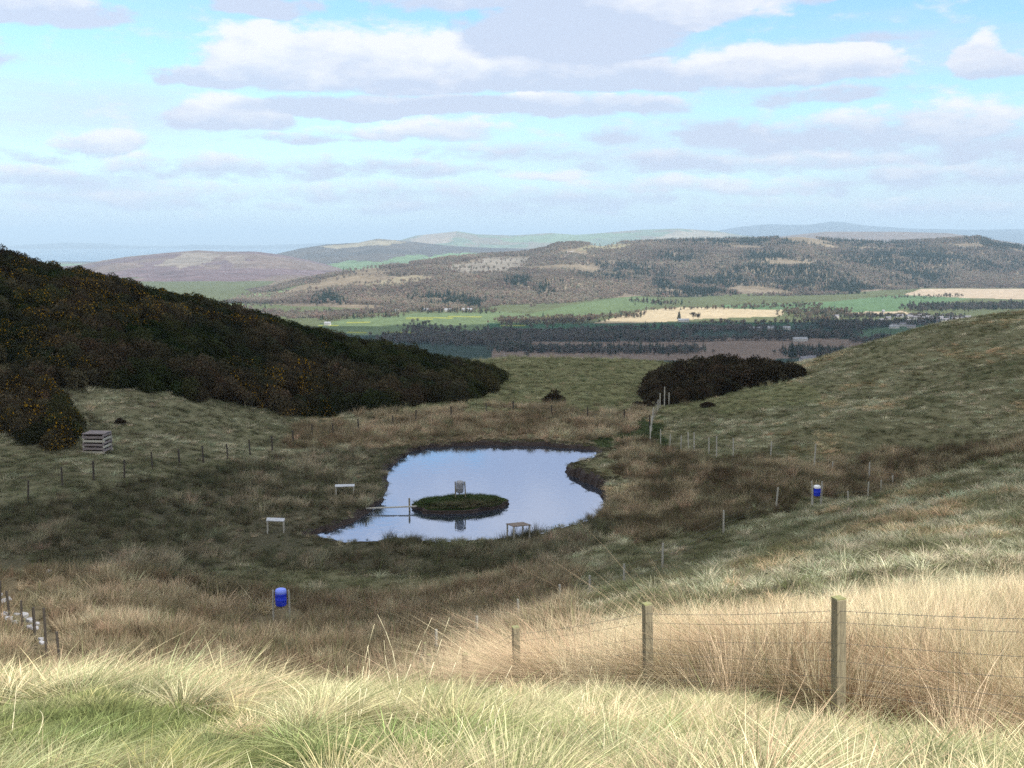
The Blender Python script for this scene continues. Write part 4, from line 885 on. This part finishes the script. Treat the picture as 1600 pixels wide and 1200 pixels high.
# ------------------------------------------------------------------ hills beyond
def hill(name, label, crest, crestY, base, baseY, C, seed, back=1.25, rough=10, rows=70, floor=None, patches=(), uu=(-700, 2300), col2=None, pw=1.1):
    us = np.linspace(uu[0], uu[1], 620); cu = np.array(crest, float); vc = np.interp(us, cu[:, 0], cu[:, 1]); cy = np.interp(us, *np.array(crestY, float).T); by = np.interp(us, *np.array(baseY, float).T)
    a = (us - 800) / FPX; d = np.array([ray(800, v) for v in vc]); zc = d[:, 2] / d[:, 1] * cy; kx = np.array([ray(u, v)[0] / ray(u, v)[1] for u, v in zip(us, vc)])
    T = np.concatenate([np.linspace(0, 1, rows), 1 + np.linspace(0, 1, 14)[1:]]); V = []; 
    for t in T:
        if t <= 1: Y = by + (cy - by) * t; k = sstep(0, 1, np.full(us.shape, t)) * .45 + .55 * t ** pw; k = np.full(us.shape, k) if np.ndim(k) == 0 else k
        else: Y = cy + (t - 1) * (back - 1) * cy; k = np.full(us.shape, 1 - (t - 1) ** 1.3)
        X = kx * Y; zf = floorz(X, Y) - 4 if floor is None else np.full(us.shape, float(floor))
        env = math.sin(math.pi * min(t, 1)) if t <= 1 else 0
        Z = zf + (zc - zf) * k + (fbm(X / 420, Y / 300, seed, 5) - .5) * rough * 6 * env
        V.append(np.stack([X, Y, Z], 1))
    V = np.array(V); nr, nc = V.shape[:2]; idx = np.arange(nr * nc).reshape(nr, nc); Fc = np.stack([idx[:-1, :-1], idx[:-1, 1:], idx[1:, 1:], idx[1:, :-1]], -1).reshape(-1, 4)
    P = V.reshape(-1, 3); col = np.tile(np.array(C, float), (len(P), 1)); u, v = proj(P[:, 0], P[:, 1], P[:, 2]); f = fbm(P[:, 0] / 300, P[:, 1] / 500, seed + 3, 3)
    if col2 is not None: col = np.where(f[:, None] > .5, np.array(col2), col)
    ju = u + (fbm(P[:, 0] / 120, P[:, 1] / 120, seed + 5) - .5) * 22; jv = v + (fbm(P[:, 0] / 120, P[:, 1] / 120, seed + 6) - .5) * 7
    for poly, c in patches: col[inpoly(ju, jv, poly)] = c
    col *= (.75 + .5 * fbm(P[:, 0] / 90, P[:, 1] / 90, seed + 9))[:, None]
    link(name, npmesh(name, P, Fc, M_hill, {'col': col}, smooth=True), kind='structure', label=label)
    return V
HB = hill('wooded_hill', 'long wooded ridge across the valley',
     [(-700, 560), (200, 500), (330, 468), (380, 458), (430, 449), (480, 436), (560, 421), (640, 413), (700, 404), (760, 399), (815, 396), (850, 390), (870, 382), (905, 380), (940, 385), (970, 380), (1040, 377), (1130, 375), (1180, 374), (1250, 370), (1300, 376), (1380, 380), (1450, 376), (1530, 371), (1560, 380), (1600, 387), (1750, 380), (2300, 400)],
     [(-700, 3700), (300, 3800), (600, 4300), (900, 5000), (1300, 5500), (2300, 5800)], None,
     [(-700, 2300), (300, 2350), (520, 2550), (800, 2850), (900, 3150), (1000, 3450), (1250, 3500), (1350, 3650), (1450, 4000), (2300, 4100)], (.165, .135, .10), 80, back=1.3, rough=9, rows=90,
     patches=[([(690, 418), (760, 404), (830, 403), (820, 415), (790, 428), (720, 430)], (.20, .18, .15)), ([(900, 390), (930, 380), (1000, 382), (960, 392)], (.21, .19, .12)), ([(300, 480), (420, 452), (480, 440), (420, 470), (340, 490)], (.14, .18, .09)),
              ([(640, 470), (700, 455), (820, 440), (700, 450)], (.22, .19, .14)), ([(320, 468), (380, 456), (400, 460), (340, 474)], (.13, .24, .09)), ([(880, 398), (900, 392), (910, 400), (890, 404)], (.36, .34, .32)), ([(540, 450), (640, 430), (700, 432), (620, 450)], (.22, .19, .13))], col2=(.19, .155, .11))
hill('left_hill', 'purple-brown crag topped hill left of the wooded ridge', [(-700, 430), (60, 424), (120, 416), (160, 407), (200, 401), (260, 395), (310, 391), (340, 393), (400, 393), (440, 398), (480, 406), (520, 416), (600, 432), (700, 450), (2300, 500)],
     [(-700, 7000), (2300, 7000)], None, [(-700, 4600), (2300, 4600)], (.13, .095, .10), 90, rough=10, patches=[([(240, 415), (290, 395), (340, 396), (330, 408), (280, 420)], (.21, .18, .15)), ([(350, 400), (380, 398), (385, 410), (360, 414)], (.19, .155, .13))], uu=(-300, 900), col2=(.15, .115, .10))
hill('middle_hill', 'dark wooded hill with green fields behind the left hill', [(-700, 470), (380, 420), (430, 397), (470, 388), (510, 382), (560, 379), (590, 373), (640, 377), (700, 384), (760, 387), (830, 389), (900, 386), (1000, 385), (2300, 400)],
     [(-700, 10000), (2300, 10000)], None, [(-700, 6200), (2300, 6500)], (.075, .07, .065), 95, rough=6, patches=[([(490, 420), (540, 408), (590, 408), (620, 414), (560, 425)], (.12, .18, .09)), ([(580, 412), (640, 398), (670, 400), (640, 412)], (.12, .18, .09)), ([(500, 386), (590, 374), (640, 378), (600, 383), (520, 388)], (.26, .23, .16)), ([(640, 408), (700, 396), (760, 394), (700, 408)], (.13, .22, .10))], uu=(200, 1300), col2=(.09, .08, .07))
hill('brown_hill', 'low brown moor hill behind the right of the ridge', [(-700, 430), (1150, 390), (1200, 372), (1240, 367), (1290, 362), (1400, 362), (1480, 364), (1530, 371), (1620, 384), (2300, 410)], [(-700, 12000), (2300, 12000)], None, [(-700, 8500), (2300, 8500)], (.15, .11, .085), 97, rough=5, uu=(1050, 1900))
hill('far_hills', 'pale far hills with a rounded summit on the skyline', [(-700, 420), (560, 392), (620, 377), (650, 368), (680, 365), (715, 361), (745, 366), (800, 368), (860, 364), (900, 367), (940, 364), (1000, 359), (1060, 357), (1120, 361), (1150, 366), (1200, 374), (1400, 390), (2300, 420)],
     [(-700, 15500), (2300, 15500)], None, [(-700, 11000), (2300, 11000)], (.17, .15, .10), 101, rough=10, patches=[([(620, 385), (660, 366), (715, 362), (700, 380)], (.26, .21, .15)), ([(1020, 375), (1060, 360), (1140, 364), (1120, 378)], (.26, .22, .15)), ([(780, 372), (860, 366), (1000, 364), (900, 378), (800, 380)], (.14, .2, .10))], uu=(450, 1500), col2=(.13, .17, .10))
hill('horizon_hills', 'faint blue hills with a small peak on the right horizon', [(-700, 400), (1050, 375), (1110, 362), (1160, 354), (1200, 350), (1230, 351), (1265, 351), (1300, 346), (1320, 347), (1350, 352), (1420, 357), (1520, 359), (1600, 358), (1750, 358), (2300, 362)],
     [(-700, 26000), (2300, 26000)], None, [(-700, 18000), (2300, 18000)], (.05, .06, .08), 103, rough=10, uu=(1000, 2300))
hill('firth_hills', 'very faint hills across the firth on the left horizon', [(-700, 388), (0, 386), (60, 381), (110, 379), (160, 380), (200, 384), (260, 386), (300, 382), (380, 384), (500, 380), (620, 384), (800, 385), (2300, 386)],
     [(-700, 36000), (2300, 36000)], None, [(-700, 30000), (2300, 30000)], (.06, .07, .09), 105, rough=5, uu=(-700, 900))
# firth water
m, n = mat_new('sea_water'); p = n.n('ShaderNodeBsdfPrincipled', i_Roughness=0.35); p.inputs['Base Color'].default_value = (.10, .16, .22, 1); out(n, p.outputs[0])
me = bpy.data.meshes.new('firth'); me.from_pydata([(-26000, 12500, -233), (2000, 12500, -233), (6000, 42000, -233), (-40000, 42000, -233)], [], [(0, 1, 2, 3)]); me.materials.append(m)
link('firth', me, kind='structure', label='strip of tidal water far to the left')

# ------------------------------------------------------------------ trees beyond
def tree_lumps(r, w, h):
    L = []
    for i in range(9):
        a = r.uniform(0, 6.28); q_ = r.uniform(.2, 1); L.append((math.cos(a) * q_ * w * .3, math.sin(a) * q_ * w * .3, h * r.uniform(.40, .82), w * r.uniform(.16, .26), w * r.uniform(.16, .26), h * r.uniform(.12, .2)))
    return L
dec_p = []; con_p = []
for i in range(4):
    r = random.Random(500 + i); dec_p.append(proto('bare_tree%d' % i, leafmass(420, tree_lumps(r, 11, 13), .75, 500 + i, trunk=[((0, 0, -1), (0, 0, 7), .35, .18), ((0, 0, 4), (2, 1, 9), .15, .05), ((0, 0, 4.5), (-2, -1, 9), .15, .05)]), M_tree))
def cone_lumps(h, w): return [(0, 0, h * (.15 + .8 * k / 8), w * .5 * (1 - k / 8.5), w * .5 * (1 - k / 8.5), h * .07) for k in range(9)]
for i in range(2):
    con_p.append(proto('conifer%d' % i, leafmass(420, cone_lumps(18, 6.5), .7, 520 + i, trunk=[((0, 0, -1), (0, 0, 12), .3, .1)], up=.0), M_tree))
TP = dec_p + con_p
def woods():
    V = HB; nr, nc = 90, V.shape[1]; usn = np.linspace(-700, 2300, nc)
    n = 76000; t = rng.uniform(0, 1, n) ** .9 * 1.02; cu = rng.uniform(-60, 1700, n); ci = np.interp(cu, usn, np.arange(nc)); ri = np.clip(t, 0, 1) * (nr - 1)
    i0 = np.clip(ri.astype(int), 0, nr - 2); j0 = np.clip(ci.astype(int), 0, nc - 2); fi = (ri - i0)[:, None]; fj = (ci - j0)[:, None]
    P = V[i0, j0] * (1 - fi) * (1 - fj) + V[i0 + 1, j0] * fi * (1 - fj) + V[i0, j0 + 1] * (1 - fi) * fj + V[i0 + 1, j0 + 1] * fi * fj
    u, v = proj(P[:, 0], P[:, 1], P[:, 2]); dens = fbm(P[:, 0] / 260, P[:, 1] / 260, 130, 3)
    bare = np.zeros(n, bool)
    for poly in ([(690, 418), (760, 402), (830, 401), (820, 415), (790, 426), (720, 430)], [(900, 390), (930, 380), (1000, 382), (960, 392)], [(320, 474), (380, 456), (400, 462), (340, 480)], [(540, 450), (640, 430), (700, 432), (620, 450)]): bare |= inpoly(u, v, poly)
    bare |= (u < 640) & (dens < .50)
    fieldm = np.zeros(n, bool)
    for poly, c in VALLEY[1:7]: fieldm |= inpoly(u, v, poly)
    k = (~bare | (rng.uniform(size=n) < .06)) & (dens > .30) & ~fieldm; P, u, v = P[k], u[k], v[k]; n = len(P)
    con = np.zeros(n)
    for (cx, cy, rx, ry) in ((515, 475, 22, 14), (690, 470, 42, 10), (735, 476, 22, 7), (860, 452, 22, 12), (810, 440, 20, 10), (960, 425, 60, 14), (1060, 402, 36, 9), (1120, 440, 55, 22), (1090, 455, 60, 12), (1200, 403, 42, 10), (1240, 432, 80, 24), (1320, 450, 50, 16), (1420, 407, 110, 18), (1380, 385, 60, 8), (1560, 415, 45, 12), (1230, 380, 190, 6), (1590, 382, 80, 12), (1440, 430, 45, 20), (1040, 445, 20, 22), (1170, 425, 35, 10)):
        con = np.maximum(con, np.clip(1.4 - np.hypot((u - cx) / rx, (v - cy) / ry), 0, 1))
    isc = rng.uniform(size=n) < (.015 + 1.15 * con * (fbm(P[:, 0] / 70, P[:, 1] / 70, 131) > .38)); idx = np.where(isc, 4 + rng.integers(0, 2, n), rng.integers(0, 4, n))
    cc = fbm(P[:, 0] / 180, P[:, 1] / 180, 132, 3); t = lerp3((.185, .15, .12), (.28, .235, .18), np.clip((cc - .3) * 2.4, 0, 1)); t[isc] = (.030, .052, .034); t = tints(t, n, .11)
    s = rng.uniform(.6, 1.15, n)
    scatter('hillside_wood', TP, P, np.stack([0 * s, 0 * s, rng.uniform(0, 6, n)], 1), np.stack([s, s, s], 1), idx, t, kind='stuff', label='far bare brown woodland with dark conifer clumps on the ridge', cat='woodland')
    # belts and hedgerow trees on the valley floor: (u0, v0, u1, v1, spread px, count, conifer share, brown)
    B = [(640, 515, 830, 540, 12, 260, .03, 0), (900, 516, 1240, 512, 1.2, 110, .1, 0), (780, 533, 1240, 531, 1.0, 120, .1, 0), (1225, 496, 1430, 494, 1.0, 60, .1, 1), (600, 528, 800, 535, 7, 340, .08, 0), (760, 525, 1060, 527, 6, 300, .04, 0), (780, 549, 1090, 549, 4, 240, .3, 0), (860, 530, 1180, 515, 3, 150, .1, 0), (1230, 552, 1330, 556, 6, 110, .5, 0), (1280, 507, 1345, 512, 6, 170, .3, 0), (1180, 525, 1330, 524, 5, 170, .2, 0),
         (1225, 488, 1325, 489, 5, 170, .1, 1), (1425, 482, 1620, 476, 5, 420, .3, 0), (1320, 508, 1500, 500, 5, 150, .2, 0), (650, 485, 780, 487, 3, 60, .5, 1), (780, 503, 900, 500, 7, 190, .05, 1), (880, 503, 1000, 490, 5, 120, .1, 1), (1150, 479, 1280, 478, 3, 70, .2, 1),
         (990, 470, 1060, 474, 3, 60, .5, 1), (500, 500, 620, 493, 3, 70, .2, 1), (760, 517, 940, 522, 4, 130, .1, 0), (1330, 495, 1500, 494, 2, 60, .2, 0), (1090, 505, 1260, 503, 1.5, 40, .1, 1), (1000, 484, 1200, 480, 1.5, 40, .1, 1), (1340, 534, 1420, 528, 3, 40, .3, 0), (1260, 500, 1300, 500, 4, 40, .2, 1), (1390, 466, 1500, 463, 1.2, 40, .3, 1)]
    PP = []; I = []; TT = []; S = []
    for (u0, v0, u1, v1, sp, cnt, cs, br) in B:
        for _ in range(int(cnt * (2.4 if not br else 1.5))):
            t = random.random(); uu = u0 + (u1 - u0) * t + random.gauss(0, 10); vv = v0 + (v1 - v0) * t + random.gauss(0, sp * .5); x, y, _z = onplane(uu, vv, -168)
            PP.append((x, y)); c = random.random() < cs; I.append(4 + random.randrange(2) if c else random.randrange(4)); S.append(random.uniform(.45, .95))
            TT.append((.03, .05, .03) if c else ((.16, .13, .09) if br else (.11, .10, .085)))
    PP = np.array(PP); Z = floorz(PP[:, 0], PP[:, 1]); n = len(PP); S = np.array(S)
    scatter('valley_trees', TP, np.column_stack([PP, Z - .3]), np.stack([0 * S, 0 * S, rng.uniform(0, 6, n)], 1), np.stack([S, S, S], 1), np.array(I), tints(np.array(TT), n, .2), kind='stuff', label='belts of distant trees and hedgerows on the valley floor', cat='trees')
woods()
def tree(u, v, h, kind, label, seed):
    x, y, _ = onplane(u, v, -168); z = float(floorz(np.array([x]), np.array([y]))[0]); o = empty('conifer_tree' if kind else 'broad_tree', (x, y, z), label=label, cat='tree'); r = random.Random(seed)
    L = cone_lumps(h, h * .45) if kind else [(a, b, c * h / 13, d * 1.2, e * 1.2, f) for a, b, c, d, e, f in tree_lumps(r, h * .9, 13)]
    V, T, bv, g = leafmass(700, L, h * .055, seed, up=0); link('crown', npmesh('crown', V, T, M_conif if kind else M_bush, {'bv': bv}), o)
    MB().bar((0, 0, -1), (0, 0, h * .6), .4, .12, 6).build('trunk', M_stem, o)
for a in ((1061, 499, 20, 1, 'pointed dark tree left of the pair at the foot of the pale field', 601), (1083, 498, 17, 0, 'broad dark tree left half of the clump by the pale field', 602), (1091, 498, 15, 0, 'broad dark tree right half of the clump by the pale field', 603),
          (1237, 560, 24, 1, 'tallest dark conifer above the lone white farmhouse', 604), (1353, 506, 16, 1, 'dark conifer at the left end of the village', 605), (1382, 505, 14, 1, 'dark conifer among the village houses', 606), (1402, 503, 12, 0, 'round dark tree among the village houses', 607)): tree(*a)
# houses
def house(u, v, rz, w_, l_, h_, label, roof=M_roof, wall=M_wall, name='house', group='houses of the distant village'):
    x, y, _ = onplane(u, v, -169); z = float(floorz(np.array([x]), np.array([y]))[0]); o = empty(name, (x, y, z), rz, label=label, cat='house' if name == 'house' else 'barn', group=group if name == 'house' else None)
    MB().box((0, 0, h_ / 2 - .5), (l_, w_, h_ + 1)).build('wall', wall, o)
    hr = w_ * .42; L2, W2 = l_ / 2 + .4, w_ / 2 + .4; mb = MB(); mb.v = [(-L2, -W2, h_ - .02), (L2, -W2, h_ - .02), (L2, W2, h_ - .02), (-L2, W2, h_ - .02), (-L2, 0, h_ + hr), (L2, 0, h_ + hr)]; mb.f = [(3, 2, 1, 0), (0, 1, 5, 4), (2, 3, 4, 5), (1, 2, 5), (3, 0, 4)]
    rf = mb.build('roof', roof, o)
    if name == 'house':
        MB().box((L2 - 1.2, 0, h_ + hr), (.9, .7, 1.8)).build('chimney', wall, rf)
        for sx in (-.3, .3): MB().box((l_ * sx, -w_ / 2 - .01, h_ * .55), (1.2, .1, 1.4)).build('window', M_board, o)
        MB().box((0, -w_ / 2 - .01, 1.05), (1.1, .12, 2.1)).build('door', M_board, o)
H = [(1256, 566, .3, 8, 11, 5, 'lone white farmhouse low in the gap beside the right hill'), (1269, 564, -.4, 7, 10, 4.5, 'paler low house just right of the lone farmhouse'), (1307, 497, .4, 7, 9, 6, 'white house left of the village beside the brown wood')]
for i, (u, v) in enumerate([(1331, 509), (1345, 507), (1368, 508), (1378, 502), (1396, 510), (1388, 499), (1410, 509), (1419, 503), (1424, 512), (1431, 499), (1440, 505), (1446, 500), (1452, 497), (1458, 501), (1463, 505), (1470, 499), (1477, 503), (1484, 499), (1490, 502), (1497, 498), (1505, 501), (1512, 498), (1437, 495), (1421, 497), (1405, 496)]):
    H.append((u, v, random.uniform(-.6, .6), random.uniform(6.5, 8), random.uniform(9, 17), random.uniform(3.5, 5.5), None))
ORD = ['leftmost', 'second', 'third', 'fourth', 'fifth', 'sixth', 'seventh', 'eighth', 'ninth', 'tenth', 'eleventh', 'twelfth', 'thirteenth', 'fourteenth', 'fifteenth', 'sixteenth', 'seventeenth', 'eighteenth', 'nineteenth', 'twentieth', 'twenty-first', 'twenty-second', 'twenty-third', 'twenty-fourth', 'twenty-fifth', 'twenty-sixth']
VH = sorted(h for h in H if h[6] is None)
for h in H:
    lab = h[6]
    if lab is None:
        k = VH.index(h); lab = ('leftmost small pale house' if k == 0 else 'rightmost small pale house' if k == len(VH) - 1 else ORD[k] + ' small pale house from the left') + ' in the distant village'
    house(*h[:6], lab)
for u, v, l_, lab in ((1181, 516, 26, 'long pale farm shed left end of the dark valley fields'), (1204, 514, 12, 'small pale shed between the farm sheds in the valley'), (1229, 514, 14, 'small shed right of the farm sheds in the valley'), (1250, 533, 24, 'low grey barn beside the dark trees on the brown field'),
                     (868 + 200, 503, 22, 'grey shed at the foot of the pale field'), (1397, 513, 18, 'white roofed shed at the lower edge of the village'), (700, 486, 16, 'red roofed shed above the green field'), (620, 487, 8, 'tiny white cottage above the green field'), (665, 486, 12, 'small pale shed above the green field'), (730, 485, 24, 'long white shed above the green field'), (512, 508, 12, 'white gable building just above the gorse skyline'), (1380, 488, 5, 'small bright white hut in the green field')):
    house(u, v, random.uniform(-.2, .2), 8, l_, 4, lab, M_barnroof, M_wall, 'barn')

# ------------------------------------------------------------------ the cumulus overhead, behind the camera, whose shadow lies over the bowl and the near valley
def cloud(name, label, shadow, base, thick, seed, rough=6):
    """shadow: outline on the ground of the shade this cloud throws"""
    off = SDIR / SDIR.z; P = np.array([(x + off.x * (base - z), y + off.y * (base - z)) for x, y, z in shadow]); out_ = []
    n = len(P)
    for i in range(n):
        a, b = P[i], P[(i + 1) % n]; L = math.dist(a, b); k = max(2, int(L / 12))
        for j in range(k): out_.append(a + (b - a) * j / k)
    O = np.array(out_); t = np.arange(len(O)); far = np.clip((O[:, 1] - P[:, 1].min()) / 500, 0, 1)
    nx = np.roll(O, -1, 0) - np.roll(O, 1, 0); nm = np.stack([nx[:, 1], -nx[:, 0]], 1); nm /= np.linalg.norm(nm, axis=1)[:, None]
    O = O + nm * ((fbm(t / 6., t * 0, seed, 5) - .5) * (rough + 160 * far))[:, None]
    c = O.mean(0); N = len(O); V = []; Fc = []; fr = [1, .97, .9, .8, .65, .5, .3, .12]
    for side in (0, 1):
        for f in fr:
            Q = c + (O - c) * f; h = math.sqrt(max(0, 1 - f ** 3)) * thick
            z = base + ((h * (.55 + .9 * fbm(Q[:, 0] / 160, Q[:, 1] / 160, seed + 2, 4))) if side else (-6 * (1 - f) * fbm(Q[:, 0] / 90, Q[:, 1] / 90, seed + 4, 3)))
            V += [(q_[0], q_[1], zz) for q_, zz in zip(Q, z * np.ones(N))]
    R = len(fr)
    for r_ in range(R - 1):
        for i in range(N):
            j = (i + 1) % N; Fc.append((r_ * N + i, r_ * N + j, (r_ + 1) * N + j, (r_ + 1) * N + i)); a = (R + r_) * N; Fc.append((a + i, a + N + i, a + N + j, a + j))
    me = npmesh(name, V, Fc, M_cloud, smooth=True); link(name, me, kind='structure', label=label)
M_cloud, n_ = mat_new('cloud_vapour'); d_ = n_.n('ShaderNodeBsdfDiffuse'); d_.inputs[0].default_value = (.95, .95, .95, 1); t_ = n_.n('ShaderNodeBsdfTranslucent'); t_.inputs[0].default_value = (.97, .96, .94, 1)
x_ = n_.n('ShaderNodeMixShader'); x_.inputs[0].default_value = .5; n_.l(d_.outputs[0], x_.inputs[1]); n_.l(t_.outputs[0], x_.inputs[2]); out(n_, x_.outputs[0])
cloud('cloud', 'big cumulus cloud overhead shading the bowl and near valley',
      [(-900, 380, -20), (-400, 240, -18), (-90, 92, -17), (-22, 50, -16), (0, 40, -14), (12, 36, -9), (22, 40, -9), (60, 44, -9), (300, 10, -10), (900, 300, -60), (1500, 1300, -165), (1400, 2150, -168), (800, 2330, -168), (200, 2350, -168), (-350, 2200, -168), (-800, 1500, -168)], 1500, 320, 700)

# ------------------------------------------------------------------ air
mh, nh = mat_new('haze_air')
pvn = nh.n('ShaderNodeVolumePrincipled'); pvn.inputs['Color'].default_value = (.61, .81, 1.0, 1); pvn.inputs['Density'].default_value = 6.2e-5; pvn.inputs['Anisotropy'].default_value = 0.0
oh = nh.n('ShaderNodeOutputMaterial'); nh.l(pvn.outputs[0], oh.inputs['Volume'])
o = MB().box((0, 27000, 80), (150000, 70000, 760)).build('haze', mh, kind='stuff', label='thin blue haze in the air over the valley')
print('verts ok')
